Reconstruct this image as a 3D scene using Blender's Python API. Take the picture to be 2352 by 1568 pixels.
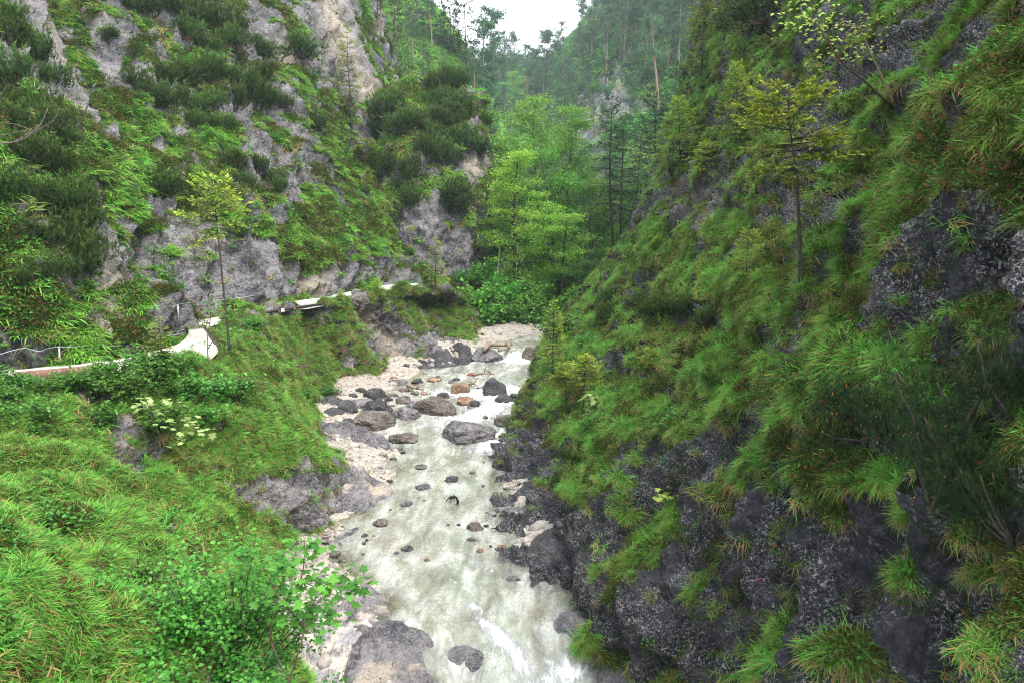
import bpy, math, random
import numpy as np
from mathutils import Vector, Matrix, Euler
from mathutils.bvhtree import BVHTree

for o in list(bpy.data.objects):
    bpy.data.objects.remove(o)
C = bpy.context.scene.collection
PI = math.pi

# ------------------------------------------------------------------ camera, sky, sun, exposure
CAM = (0.0, 0.0, 8.8)
FPX = 1700.0            # focal length in pixels of a 2352 px wide frame
PITCH = math.atan(264 / FPX)
cam_d = bpy.data.cameras.new('camera')
cam_d.sensor_width = 36
cam_d.lens = 36 * FPX / 2352
cam_d.clip_end = 4000
cam_d.clip_start = 0.05
cam = bpy.data.objects.new('camera', cam_d)
cam.location = CAM
cam.rotation_euler = (PI / 2 - PITCH, 0, 0)
C.objects.link(cam)
bpy.context.scene.camera = cam

SUN_EL, SUN_AZ = math.radians(58), math.radians(140)    # behind the cloud, beyond the right wall; azimuth from +Y
world = bpy.data.worlds.new('World')
bpy.context.scene.world = world
world.use_nodes = True
wt = world.node_tree
wt.nodes.clear()
wo = wt.nodes.new('ShaderNodeOutputWorld')
bg = wt.nodes.new('ShaderNodeBackground')
sky = wt.nodes.new('ShaderNodeTexSky')
sky.sky_type = 'NISHITA'
sky.sun_disc = False
sky.sun_elevation = SUN_EL
sky.sun_rotation = SUN_AZ
sky.air_density = 1.0
sky.dust_density = 3.0
hs = wt.nodes.new('ShaderNodeHueSaturation')
hs.inputs['Saturation'].default_value = 0.30
mx = wt.nodes.new('ShaderNodeMix'); mx.data_type = 'RGBA'
mx.inputs[0].default_value = 0.82                         # the closed cloud layer
mx.inputs[7].default_value = (9.3, 9.9, 10.6, 1)
wt.links.new(sky.outputs[0], hs.inputs['Color'])
wt.links.new(hs.outputs[0], mx.inputs[6])
wt.links.new(mx.outputs[2], bg.inputs['Color'])
bg.inputs['Strength'].default_value = 0.065
wt.links.new(bg.outputs[0], wo.inputs[0])

sun_d = bpy.data.lights.new('sun', 'SUN')
sun_d.energy = 1.5
sun_d.angle = math.radians(35)
sun_d.color = (1.0, 0.96, 0.9)
sun = bpy.data.objects.new('sun', sun_d)
sd = Vector((math.sin(SUN_AZ) * math.cos(SUN_EL), math.cos(SUN_AZ) * math.cos(SUN_EL), math.sin(SUN_EL)))
sun.rotation_euler = sd.to_track_quat('Z', 'Y').to_euler()
sun.location = (0, -5, 40)
C.objects.link(sun)

sc = bpy.context.scene
sc.view_settings.view_transform = 'Standard'
sc.view_settings.look = 'None'
sc.view_settings.exposure = 2.3
sc.view_settings.gamma = 1
sc.view_settings.use_curve_mapping = False
sc.render.engine = 'CYCLES'
cy = sc.cycles
cy.max_bounces = 6
cy.diffuse_bounces = 2
cy.glossy_bounces = 2
cy.transmission_bounces = 4
cy.transparent_max_bounces = 12
cy.volume_bounces = 1
cy.use_denoising = True
cy.denoising_prefilter = 'NONE'
cy.denoising_input_passes = 'RGB_ALBEDO_NORMAL'
cy.filter_width = 1.1
cy.caustics_reflective = False
cy.caustics_refractive = False
cy.sample_clamp_indirect = 4

# ------------------------------------------------------------------ projection helpers
cp, sp_ = math.cos(PITCH), math.sin(PITCH)

def at(px, py, Y):
    """the world point seen at photo pixel (px, py) of a 2352 x 1568 frame, at world distance Y along the gorge"""
    u = (px - 1176) / FPX
    v = -(py - 784) / FPX
    t = Y / (cp + v * sp_)
    return np.array([u * t, Y, CAM[2] + t * (-sp_ + v * cp)])

def proj(P):
    P = np.asarray(P, float)
    d = P - np.array(CAM)
    t = d[..., 1] * cp - d[..., 2] * sp_
    t = np.where(t < 0.1, 0.1, t)
    v = (d[..., 1] * sp_ + d[..., 2] * cp) / t
    return 1176 + FPX * d[..., 0] / t, 784 - FPX * v

WY = [0, 9, 13, 14.6, 15.6, 18, 30, 38, 44.5, 45.3, 52, 60, 120]
WZ = [-3.0, -1.9, -1.0, -.45, -.05, 0, .12, .45, .8, 1.32, 1.45, 1.5, 2]
def zw(Y):
    return np.interp(Y, WY, WZ)

def wpt(px, py, dz=0.0):
    """point of the water surface seen at a photo pixel"""
    z = 0.0
    u = (px - 1176) / FPX; v = -(py - 784) / FPX
    Y = 20.0
    for _ in range(40):
        t = (z + dz - CAM[2]) / (-sp_ + v * cp)
        Yn = t * (cp + v * sp_)
        Y = Y * 0.5 + Yn * 0.5
        z = float(zw(Y))
    return np.array([u * t, Yn, z + dz])

# ------------------------------------------------------------------ noise (numpy Perlin)
_rng = np.random.RandomState(7)
_perm = _rng.permutation(256)
_perm = np.concatenate([_perm, _perm, _perm])
_g = _rng.normal(size=(256, 3)); _g /= np.linalg.norm(_g, axis=1)[:, None]

def perlin(P):
    P = np.asarray(P, float)
    i = np.floor(P).astype(int); f = P - i
    i &= 255
    w = f * f * f * (f * (f * 6 - 15) + 10)
    r = 0
    for dx in (0, 1):
        wx = w[..., 0] if dx else 1 - w[..., 0]
        hx = _perm[i[..., 0] + dx]
        for dy in (0, 1):
            wy = w[..., 1] if dy else 1 - w[..., 1]
            hy = _perm[hx + i[..., 1] + dy]
            for dz in (0, 1):
                wz = w[..., 2] if dz else 1 - w[..., 2]
                g = _g[_perm[hy + i[..., 2] + dz]]
                d = g[..., 0] * (f[..., 0] - dx) + g[..., 1] * (f[..., 1] - dy) + g[..., 2] * (f[..., 2] - dz)
                r = r + wx * wy * wz * d
    return r * 1.5

def fbm(P, oct=4, gain=.5):
    P = np.asarray(P, float)
    a, s, r = 1.0, 1.0, 0
    for k in range(oct):
        r = r + a * perlin(P * s + 17.3 * k)
        a *= gain; s *= 2.03
    return r

def ridged(P, oct=4):
    P = np.asarray(P, float)
    a, s, r = 1.0, 1.0, 0
    for k in range(oct):
        r = r + a * (1 - 2.2 * np.abs(perlin(P * s + 31.7 * k)))
        a *= .5; s *= 2.1
    return r - .7

def sstep(a, b, x):
    t = np.clip((x - a) / (b - a), 0, 1)
    return t * t * (3 - 2 * t)

# ------------------------------------------------------------------ mesh helpers
def new_mesh(name, V, F, mats=(), attrs=None, smooth=False, mi=None):
    V = np.ascontiguousarray(V, np.float32).reshape(-1, 3)
    F = np.ascontiguousarray(F, np.int32)
    k = F.shape[1]
    me = bpy.data.meshes.new(name)
    me.vertices.add(len(V)); me.vertices.foreach_set('co', V.ravel())
    me.loops.add(F.size); me.loops.foreach_set('vertex_index', F.ravel())
    me.polygons.add(len(F))
    me.polygons.foreach_set('loop_start', np.arange(0, F.size, k, dtype=np.int32))
    if mi is not None:
        me.polygons.foreach_set('material_index', np.ascontiguousarray(mi, np.int32))
    for m in mats:
        me.materials.append(m)
    for n, a in (attrs or {}).items():
        at_ = me.attributes.new(n, 'FLOAT', 'POINT')
        at_.data.foreach_set('value', np.ascontiguousarray(a, np.float32).ravel())
    me.update(calc_edges=True)
    if smooth:
        me.polygons.foreach_set('use_smooth', np.ones(len(F), bool))
    me.validate()
    return me

def link(name, data, parent=None, **props):
    o = bpy.data.objects.new(name, data)
    C.objects.link(o)
    if parent is not None:
        o.parent = parent
    for k, v in props.items():
        if v is not None:
            o[k] = v
    return o

def thing(name, label, cat, loc=(0, 0, 0), group=None):
    o = link(name, None, None, label=label, category=cat, group=group)
    o.empty_display_size = .2
    o.location = loc
    return o

def tag(o, label, cat, group=None):
    o['label'] = label; o['category'] = cat
    if group: o['group'] = group
    return o

def kids_of(root, _c={}):
    return list(root.children)

def dup(root, loc=None, rot=None, scale=None, label=None, group=None):
    r = root.copy(); C.objects.link(r)
    for ch in list(root.children):
        c = ch.copy(); C.objects.link(c); c.parent = r
        for g in list(ch.children):
            d = g.copy(); C.objects.link(d); d.parent = c
    if loc is not None: r.location = loc
    if rot is not None: r.rotation_euler = rot
    if scale is not None: r.scale = scale if hasattr(scale, '__len__') else (scale,) * 3
    if label: r['label'] = label
    if group: r['group'] = group
    elif 'group' in r.keys() and group == '': del r['group']
    return r

class Geo:
    """collects triangles with a tint per vertex"""
    def __init__(s):
        s.V, s.F, s.T, s.n = [], [], [], 0
    def add(s, V, F, t=0.5):
        V = np.asarray(V, float).reshape(-1, 3)
        s.V.append(V); s.F.append(np.asarray(F, int).reshape(-1, 3) + s.n)
        s.T.append(np.broadcast_to(np.asarray(t, float), (len(V),)).copy())
        s.n += len(V)
    def tube(s, pts, rad, n=6, t=.5):
        pts = np.asarray(pts, float); m = len(pts)
        rad = np.broadcast_to(np.asarray(rad, float), (m,))
        d = np.gradient(pts, axis=0); d /= np.linalg.norm(d, axis=1)[:, None] + 1e-9
        ref = np.array([0, 0, 1.0]) if abs(d[0, 2]) < .9 else np.array([1.0, 0, 0])
        a = np.cross(d, ref); a /= np.linalg.norm(a, axis=1)[:, None] + 1e-9
        b = np.cross(d, a)
        th = np.arange(n) * 2 * PI / n
        V = pts[:, None] + rad[:, None, None] * (np.cos(th)[None, :, None] * a[:, None] + np.sin(th)[None, :, None] * b[:, None])
        i = np.arange(m - 1)[:, None] * n; j = np.arange(n)[None]; j2 = (j + 1) % n
        A, B, Cc, D = i + j, i + j2, i + n + j2, i + n + j
        F = np.concatenate([np.stack([A, B, Cc], -1).reshape(-1, 3), np.stack([A, Cc, D], -1).reshape(-1, 3)])
        V = V.reshape(-1, 3)
        V = np.concatenate([V, pts[:1], pts[-1:]])
        c0, c1 = m * n, m * n + 1
        k = np.arange(n); k2 = (k + 1) % n
        F = np.concatenate([F, np.stack([np.full(n, c0), k2, k], -1), np.stack([np.full(n, c1), (m - 1) * n + k, (m - 1) * n + k2], -1)])
        s.add(V, F, t)
    def box(s, c, half, R=None, t=.5):
        c = np.asarray(c, float); half = np.asarray(half, float)
        q = np.array([[x, y, z] for x in (-1, 1) for y in (-1, 1) for z in (-1, 1)], float) * half
        if R is not None: q = q @ np.asarray(R).T
        F = [(0, 1, 3), (0, 3, 2), (4, 6, 7), (4, 7, 5), (0, 4, 5), (0, 5, 1), (2, 3, 7), (2, 7, 6), (0, 2, 6), (0, 6, 4), (1, 5, 7), (1, 7, 3)]
        s.add(q + c, F, t)
    def tris(s, A, B, D, t):
        n = len(A)
        V = np.stack([A, B, D], 1).reshape(-1, 3)
        s.add(V, np.arange(3 * n).reshape(-1, 3), np.repeat(np.broadcast_to(t, (n,)), 3))
    def leaves(s, pos, dirn, nrm, L, W, t, fold=.15):
        """rhombic leaves: base at pos, growing along dirn, facing nrm"""
        n = len(pos)
        dirn = dirn / (np.linalg.norm(dirn, axis=1)[:, None] + 1e-9)
        side = np.cross(dirn, nrm); side /= np.linalg.norm(side, axis=1)[:, None] + 1e-9
        up = np.cross(side, dirn)
        L = np.broadcast_to(L, (n,))[:, None]; W = np.broadcast_to(W, (n,))[:, None]
        m = pos + dirn * L * .45
        V = np.stack([pos, m + side * W * .5 + up * W * fold, pos + dirn * L - up * L * .12, m - side * W * .5 + up * W * fold], 1).reshape(-1, 3)
        i = np.arange(n)[:, None] * 4
        F = np.concatenate([i + [0, 1, 2], i + [0, 2, 3]])
        s.add(V, F, np.repeat(np.broadcast_to(t, (n,)), 4))
    def mesh(s, name, mats, smooth=False):
        return new_mesh(name, np.concatenate(s.V), np.concatenate(s.F), mats, {'tint': np.concatenate(s.T)}, smooth)

def unit(v):
    return v / (np.linalg.norm(v, axis=-1, keepdims=True) + 1e-9)

# ------------------------------------------------------------------ materials
def mat_new(name):
    m = bpy.data.materials.new(name); m.use_nodes = True
    nt = m.node_tree; nt.nodes.clear()
    return m, nt

class N:
    def __init__(s, nt): s.nt = nt
    def node(s, t, **kw):
        n = s.nt.nodes.new(t)
        for k, v in kw.items(): setattr(n, k, v)
        return n
    def _in(s, sock, v):
        if isinstance(v, bpy.types.NodeSocket): s.nt.links.new(v, sock)
        elif v is not None:
            if hasattr(v, '__len__') and len(v) == 3 and sock.type == 'RGBA': v = (*v, 1)
            sock.default_value = v
    def coord(s, scale=(1, 1, 1), obj=True, rot=(0, 0, 0)):
        tc = s.node('ShaderNodeTexCoord'); mp = s.node('ShaderNodeMapping')
        s.nt.links.new(tc.outputs['Object' if obj else 'Generated'], mp.inputs[0])
        mp.inputs['Scale'].default_value = scale; mp.inputs['Rotation'].default_value = rot
        return mp.outputs[0]
    def noise(s, vec, scale, detail=4, rough=.55, dist=0.):
        n = s.node('ShaderNodeTexNoise'); s._in(n.inputs['Vector'], vec)
        n.inputs['Scale'].default_value = scale; n.inputs['Detail'].default_value = detail
        n.inputs['Roughness'].default_value = rough; n.inputs['Distortion'].default_value = dist
        return n.outputs['Fac']
    def voro(s, vec, scale, feature='F1', out='Distance', rnd=1.):
        n = s.node('ShaderNodeTexVoronoi', feature=feature); s._in(n.inputs['Vector'], vec)
        n.inputs['Scale'].default_value = scale; n.inputs['Randomness'].default_value = rnd
        return n.outputs[out]
    def ramp(s, f, a, b, smooth=True):
        n = s.node('ShaderNodeMapRange', interpolation_type='SMOOTHSTEP' if smooth else 'LINEAR'); s._in(n.inputs[0], f)
        n.inputs[1].default_value = a; n.inputs[2].default_value = b
        return n.outputs[0]
    def mix(s, f, a, b, mode='MIX'):
        n = s.node('ShaderNodeMix', data_type='RGBA', blend_type=mode)
        s._in(n.inputs[0], f); s._in(n.inputs[6], a); s._in(n.inputs[7], b)
        return n.outputs[2]
    def math(s, op, a, b=None, c=None, clamp=False):
        n = s.node('ShaderNodeMath', operation=op, use_clamp=clamp)
        s._in(n.inputs[0], a)
        if b is not None: s._in(n.inputs[1], b)
        if c is not None: s._in(n.inputs[2], c)
        return n.outputs[0]
    def attr(s, name):
        n = s.node('ShaderNodeAttribute', attribute_name=name); return n.outputs['Fac']
    def bump(s, h, strength, dist, nrm=None):
        n = s.node('ShaderNodeBump'); s._in(n.inputs['Height'], h)
        n.inputs['Strength'].default_value = strength; n.inputs['Distance'].default_value = dist
        if nrm is not None: s.nt.links.new(nrm, n.inputs['Normal'])
        return n.outputs[0]
    def bsdf(s, col, rough=.6, nrm=None, spec=.5, **kw):
        n = s.node('ShaderNodeBsdfPrincipled')
        s._in(n.inputs['Base Color'], col); s._in(n.inputs['Roughness'], rough)
        s._in(n.inputs['Specular IOR Level'], spec)
        if nrm is not None: s.nt.links.new(nrm, n.inputs['Normal'])
        for k, v in kw.items(): s._in(n.inputs[k], v)
        return n.outputs[0]
    def out(s, sh):
        o = s.node('ShaderNodeOutputMaterial'); s.nt.links.new(sh, o.inputs[0])

def rock_nodes(n, vec, dark=(.055, .055, .068), mid=(.17, .162, .165), light=(.46, .43, .39), speck=1.0, sc_=1.0):
    """conglomerate: dark wet matrix, lighter patches, pale pebbles"""
    big = n.noise(vec, .55 * sc_, 5, .6)
    fine = n.noise(vec, 7 * sc_, 6, .7)
    col = n.mix(n.ramp(n.math('ADD', n.math('MULTIPLY', big, .5), n.math('MULTIPLY', n.noise(vec, 3.1 * sc_, 8, .75), .5)), .42, .58), dark, mid)
    crk = n.ramp(n.noise(vec, 2.0 * sc_, 6, .6, 1.2), .5, .44)
    col = n.mix(n.math('MULTIPLY', n.ramp(fine, .5, .72), .6), col, tuple(min(.5, q * 1.7) for q in mid))
    v = n.voro(vec, 9 * sc_, 'F1', 'Distance')
    s1 = n.noise(vec, 11 * sc_, 4, .85, .4)
    s2 = n.noise(vec, 27 * sc_, 3, .8, .3)
    pk = n.math('MAXIMUM', n.ramp(s1, .57, .64), n.math('MULTIPLY', n.ramp(s2, .54, .62), .85))
    pk = n.math('MULTIPLY', pk, n.ramp(n.noise(vec, 1.3 * sc_, 4), .34, .56))
    pk = n.math('MULTIPLY', pk, speck)
    col = n.mix(pk, col, n.mix(n.ramp(fine, .4, .6), light, (.36, .33, .33)))
    stain = n.ramp(n.noise(vec, .9 * sc_, 4, .6, 1.0), .62, .75)
    col = n.mix(n.math('MULTIPLY', stain, .5), col, (.2, .13, .07))
    h = n.math('ADD', n.math('MULTIPLY', fine, .7), n.math('MULTIPLY', n.math('SUBTRACT', 1.0, v), .5))
    h = n.math('ADD', h, n.math('MULTIPLY', n.noise(vec, 2.2 * sc_, 5, .65), 1.2))
    wv = n.node('ShaderNodeVectorMath', operation='ADD'); n.nt.links.new(vec, wv.inputs[0])
    wn = n.node('ShaderNodeTexNoise'); n.nt.links.new(vec, wn.inputs['Vector']); wn.inputs['Scale'].default_value = 2.5 * sc_
    ws = n.node('ShaderNodeVectorMath', operation='SCALE'); n.nt.links.new(wn.outputs['Color'], ws.inputs[0]); ws.inputs['Scale'].default_value = .5 / sc_
    n.nt.links.new(ws.outputs[0], wv.inputs[1])
    for s_, k_ in ((1.9, 1.5), (5.0, .6)):                 # fractured blocks
        bc = n.voro(wv.outputs[0], s_ * sc_, 'F1', 'Color')
        se = n.node('ShaderNodeSeparateColor'); n.nt.links.new(bc, se.inputs[0])
        h = n.math('ADD', h, n.math('MULTIPLY', se.outputs[0], k_))
        col = n.mix(n.math('MULTIPLY', se.outputs[1], .35), col, n.mix(.5, col, (0, 0, 0)))
    col = n.mix(n.math('MULTIPLY', n.math('MULTIPLY', crk, n.ramp(fine, .55, .35)), .75), col, (.015, .015, .02))
    return col, h

def make_terrain_mat(name, dark, mid, light, soil_a, soil_b, cream=(.52, .44, .33), sc_=1.0, speck=1.0):
    m, nt = mat_new(name); n = N(nt)
    vec = n.coord()
    rc, rh = rock_nodes(n, vec, dark, mid, light, speck, sc_)
    rc = n.mix(n.math('MULTIPLY', n.attr('cream'), n.ramp(n.noise(vec, 2.5 * sc_, 5, .7), .3, .5)), rc, n.mix(n.noise(vec, 5, 5, .7), cream, (.32, .27, .22)))
    so = n.mix(n.ramp(n.noise(vec, 3.5, 5, .7), .35, .65), soil_a, soil_b)
    so = n.mix(n.ramp(n.noise(vec, 11, 4, .7), .55, .7), so, (.03, .055, .012))
    edge = n.math('ADD', n.attr('rock'), n.math('MULTIPLY', n.math('SUBTRACT', n.noise(vec, 4.5 * sc_, 5, .7), .5), 1.3))
    f = n.ramp(edge, .38, .56)
    col = n.mix(f, so, rc)
    hh = n.math('ADD', n.math('MULTIPLY', rh, 1.0), n.math('MULTIPLY', n.noise(vec, 24, 3, .7), .5))
    nr = n.bump(hh, 1.0, .16 / sc_)
    rough = n.math('SUBTRACT', .9, n.math('MULTIPLY', f, .4))
    n.out(n.bsdf(col, rough, nr, n.math('ADD', .1, n.math('MULTIPLY', f, .22))))
    return m

M_RIGHT = make_terrain_mat('right_wall_ground', (.008, .008, .012), (.05, .048, .06), (.62, .59, .56), (.02, .015, .008), (.010, .016, .005))  # soil colours kept extra dark, painting deeper shade between the tufts
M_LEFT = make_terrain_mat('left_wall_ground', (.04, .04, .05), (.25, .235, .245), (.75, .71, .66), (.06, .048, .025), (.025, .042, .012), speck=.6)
M_BANK = make_terrain_mat('left_bank_ground', (.06, .056, .07), (.26, .235, .235), (.6, .55, .5), (.065, .05, .027), (.025, .045, .012))
M_FAR = make_terrain_mat('far_hill_ground', (.12, .12, .13), (.3, .28, .28), (.55, .52, .48), (.05, .09, .025), (.06, .12, .03), sc_=.4)

def foliage_mat(name, a, b, dry=None, trans=.35, rough=.6, hue=.04, spec=.12):
    """tint 0..1 runs from colour a to colour b; each object or instance shifts a little"""
    m, nt = mat_new(name); n = N(nt)
    t = n.attr('tint')
    col = n.mix(t, a, b)
    if dry is not None:
        col = n.mix(n.attr('dry'), col, dry)
    oi = n.node('ShaderNodeObjectInfo')
    if dry is not None:                                   # patches of yellower and browner growth
        ln = n.noise(oi.outputs['Location'], .55, 3, .6)
        col = n.mix(n.math('MULTIPLY', n.ramp(ln, .5, .7), .32), col, n.mix(t, (.09, .08, .02), (.36, .36, .09)))
    h = n.node('ShaderNodeHueSaturation')
    nt.links.new(col, h.inputs['Color'])
    n._in(h.inputs['Hue'], n.math('ADD', .5 - hue / 2, n.math('MULTIPLY', oi.outputs['Random'], hue)))
    n._in(h.inputs['Value'], n.math('ADD', .78, n.math('MULTIPLY', oi.outputs['Random'], .45)))
    p = n.bsdf(h.outputs[0], rough, None, spec)
    tr = n.node('ShaderNodeBsdfTranslucent'); nt.links.new(h.outputs[0], tr.inputs[0])
    ms = n.node('ShaderNodeMixShader'); ms.inputs[0].default_value = trans
    nt.links.new(p, ms.inputs[1]); nt.links.new(tr.outputs[0], ms.inputs[2])
    n.out(ms.outputs[0])
    return m

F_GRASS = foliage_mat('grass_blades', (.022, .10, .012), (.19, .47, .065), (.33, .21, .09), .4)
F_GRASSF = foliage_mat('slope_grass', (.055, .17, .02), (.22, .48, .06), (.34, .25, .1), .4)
F_HEATH = foliage_mat('heath_twigs', (.012, .034, .006), (.08, .14, .025), (.18, .08, .03), .25)
F_HERB = foliage_mat('herb_leaves', (.03, .11, .015), (.12, .29, .045), None, .4, .4)
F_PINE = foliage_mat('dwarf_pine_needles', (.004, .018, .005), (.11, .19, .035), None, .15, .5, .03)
F_PINE_SHADE = foliage_mat('shaded_pine_needles', (.003, .012, .004), (.04, .085, .022), None, .1, .5, .03)  # darker copy of the pine needles, thicket shade put into the colour
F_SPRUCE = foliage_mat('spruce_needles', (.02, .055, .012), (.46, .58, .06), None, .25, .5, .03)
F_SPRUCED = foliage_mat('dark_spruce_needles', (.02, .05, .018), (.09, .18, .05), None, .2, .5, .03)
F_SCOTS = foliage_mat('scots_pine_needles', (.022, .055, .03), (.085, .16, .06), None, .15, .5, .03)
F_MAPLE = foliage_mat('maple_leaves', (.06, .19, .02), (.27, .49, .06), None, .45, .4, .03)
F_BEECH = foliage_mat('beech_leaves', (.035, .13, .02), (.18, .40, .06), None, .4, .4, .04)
F_SHRUB = foliage_mat('hazel_leaves', (.02, .09, .012), (.14, .33, .05), None, .4, .4, .03, .22)
F_YELLOW = foliage_mat('young_yellow_leaves', (.18, .28, .04), (.38, .46, .1), None, .45, .4, .03)
F_PALE = foliage_mat('pale_maple_leaves', (.16, .25, .07), (.36, .44, .17), None, .4, .4, .02)

def bark_mat(name, a, b, sc_=1.):
    m, nt = mat_new(name); n = N(nt)
    v = n.coord((6 * sc_, 6 * sc_, 1.5 * sc_))
    f = n.noise(v, 3, 5, .7)
    n.out(n.bsdf(n.mix(n.ramp(f, .35, .65), a, b), .8, n.bump(f, .8, .02), .3))
    return m
B_DARK = bark_mat('dark_bark', (.022, .018, .016), (.07, .055, .045))
B_GREY = bark_mat('grey_bark', (.06, .05, .045), (.17, .14, .12))
B_RED = bark_mat('red_pine_bark', (.10, .065, .05), (.22, .13, .085))
B_TWIG = bark_mat('twig_bark', (.04, .025, .018), (.1, .06, .04))
B_DEAD = bark_mat('dead_wood', (.13, .09, .065), (.32, .24, .17))
B_BLACK = bark_mat('wet_black_wood', (.012, .012, .01), (.04, .035, .028))
B_WOOD = bark_mat('weathered_timber', (.1, .052, .036), (.24, .135, .095))
B_WOODG = bark_mat('grey_timber', (.12, .1, .09), (.27, .23, .2))
# ------------------------------------------------------------------ terrain patches
def catmull(P, n):
    """interpolate along axis 0 to n samples"""
    P = np.asarray(P, float); m = len(P)
    Pe = np.concatenate([2 * P[:1] - P[1:2], P, 2 * P[-1:] - P[-2:-1]])
    t = np.linspace(0, m - 1 - 1e-6, n); i = t.astype(int); f = (t - i).reshape((-1,) + (1,) * (P.ndim - 1))
    a, b, c, d = Pe[i], Pe[i + 1], Pe[i + 2], Pe[i + 3]
    return .5 * ((2 * b) + (-a + c) * f + (2 * a - 5 * b + 4 * c - d) * f ** 2 + (-a + 3 * b - 3 * c + d) * f ** 3)

def blobs(px, py, L):
    r = np.zeros_like(px)
    for (cx, cy, rx, ry, ang, s) in L:
        a = math.radians(ang)
        dx, dy = px - cx, py - cy
        u = (dx * math.cos(a) + dy * math.sin(a)) / rx
        v = (-dx * math.sin(a) + dy * math.cos(a)) / ry
        r = r + s * np.exp(-(u * u + v * v))
    return r

def grid_normals(P):
    gu = np.gradient(P, axis=1); gv = np.gradient(P, axis=0)
    return unit(np.cross(gu, gv))

def gridmesh(name, P, mat, attrs, keep=None):
    h, w = P.shape[:2]
    i = np.arange(h * w).reshape(h, w)
    F = np.stack([i[:-1, :-1], i[:-1, 1:], i[1:, 1:], i[1:, :-1]], -1).reshape(-1, 4)
    return new_mesh(name, P.reshape(-1, 3), F, [mat], {k: v.ravel() for k, v in attrs.items()}, True)

def extend(G, name):
    if name in ('right', 'left'):                       # the slopes go on above the frame
        d = G[:, -1] - G[:, -2]; d[:, 2] = np.maximum(d[:, 2], 5)
        G = np.concatenate([G, (G[:, -1] + d * 1.0)[:, None]], 1)
    if name == 'left':                                  # the foot of the wall runs under the path
        f = G[:, 0].copy(); f[:, 2] = np.minimum(f[:, 2], 4.85); G[:, 0] = f
        G = np.concatenate([(f + np.array([.35, -.35, -.7]))[:, None], G], 1)
    if name == 'bank':                                  # the bank ends under the path
        e = G[:, -1].copy(); 
        for k in range(4, len(e)):
            a_, b_ = proj(e[k]); n_ = pp(float(a_), float(b_), 4.84 if 7 <= k <= 9 else 4.88); dl_ = n_ - e[k]; e[k] = n_; G[k, -2] += dl_ * np.array([.5, .5, .2])
        G[:, -1] = e
        G = np.concatenate([G, (e + np.array([-.35, .3, -.3]))[:, None]], 1)
    return G
ZP = 4.85
def pp(px, py, z=ZP):
    u = (px - 1176) / FPX; v = -(py - 784) / FPX
    t = (z - CAM[2]) / (-sp_ + v * cp)
    return np.array([u * t, t * (cp + v * sp_), z])
TER = {}          # name -> dict(P, Nn, rock)
def patch(name, ctrl, nu, nv, mat, amp, scale, thr, rockb=(), creamb=(), slope_k=1.4, seed=0., obj='ground', label=None, fade=(0, 0), ribs=0, ymul=1.):
    """ctrl: stations x points, each (px, py, Y) or ('w', x, y, z)"""
    G = np.array([[np.array(q[1:], float) if q[0] == 'w' else at(q[0], q[1], q[2] * ymul) for q in row] for row in ctrl])
    G = extend(G, name); G = catmull(G, nv); G = np.swapaxes(catmull(np.swapaxes(G, 0, 1), nu), 0, 1)
    P = G
    Nn = grid_normals(P)
    view = np.array(CAM) - P
    if np.mean(np.sum(Nn * view, -1)) < 0: Nn = -Nn; flip = True
    else: flip = False
    px, py = proj(P)
    q = P / scale + seed
    q2 = q * np.array([1, 1, .55])
    d = ridged(q2, 5) * .55 + fbm(q * 2.7, 4) * .22
    led = perlin(np.stack([P[..., 0] * .3, P[..., 1] * .3, P[..., 2] * 1.1 / scale * 2 + 1.5 * perlin(q)], -1) + 9 + seed)
    d = d + .22 * led
    if ribs:                                            # bedding ribs running down the slope
        vv, uu_ = np.meshgrid(np.linspace(0, 1, nv), np.linspace(0, 1, nu), indexing='ij')
        wv = .12 * perlin(q * .7 + 60)
        rb = ridged(np.stack([vv * ribs * 1.0 + wv * 4, uu_ * ribs * .16 + 3, vv * 0 + 7.7], -1), 3)
        d = d * .75 + .5 * rb
    hf = ridged(q * 4.1, 4) * .10
    uu = np.linspace(0, 1, nu)[None, :]
    fd = np.ones_like(uu)
    if fade[0]: fd = fd * sstep(0, fade[0], uu)
    if fade[1]: fd = fd * sstep(0, fade[1], 1 - uu)
    fd = .08 + .92 * fd
    D = (amp * (d + hf) * fd)[..., None]
    P = P + Nn * D
    if name == 'bank': P[..., 2] -= .6 * np.clip(blobs(px, py, [(478, 785, 55, 50, 0, 1.3)]), 0, 1)   # the bank dips at the path bend
    N2 = grid_normals(P)
    if flip: N2 = -N2
    nz = N2[..., 2]
    nb = fbm(G / (scale * .9) + 40 + seed, 6, .72)
    r = (nb * .9 + (thr - nz) * slope_k + blobs(px, py, rockb) - .15 * d)
    rock = sstep(-.12, .22, r)
    cream = np.clip(blobs(px, py, creamb), 0, 1)
    me = gridmesh(name, P, mat, {'rock': rock, 'cream': cream})
    if flip: me.flip_normals()
    o = link(obj, me, None, kind='structure', label=label)
    TER[name] = dict(P=P, N=N2, rock=rock, px=px, py=py)
    return o

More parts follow.
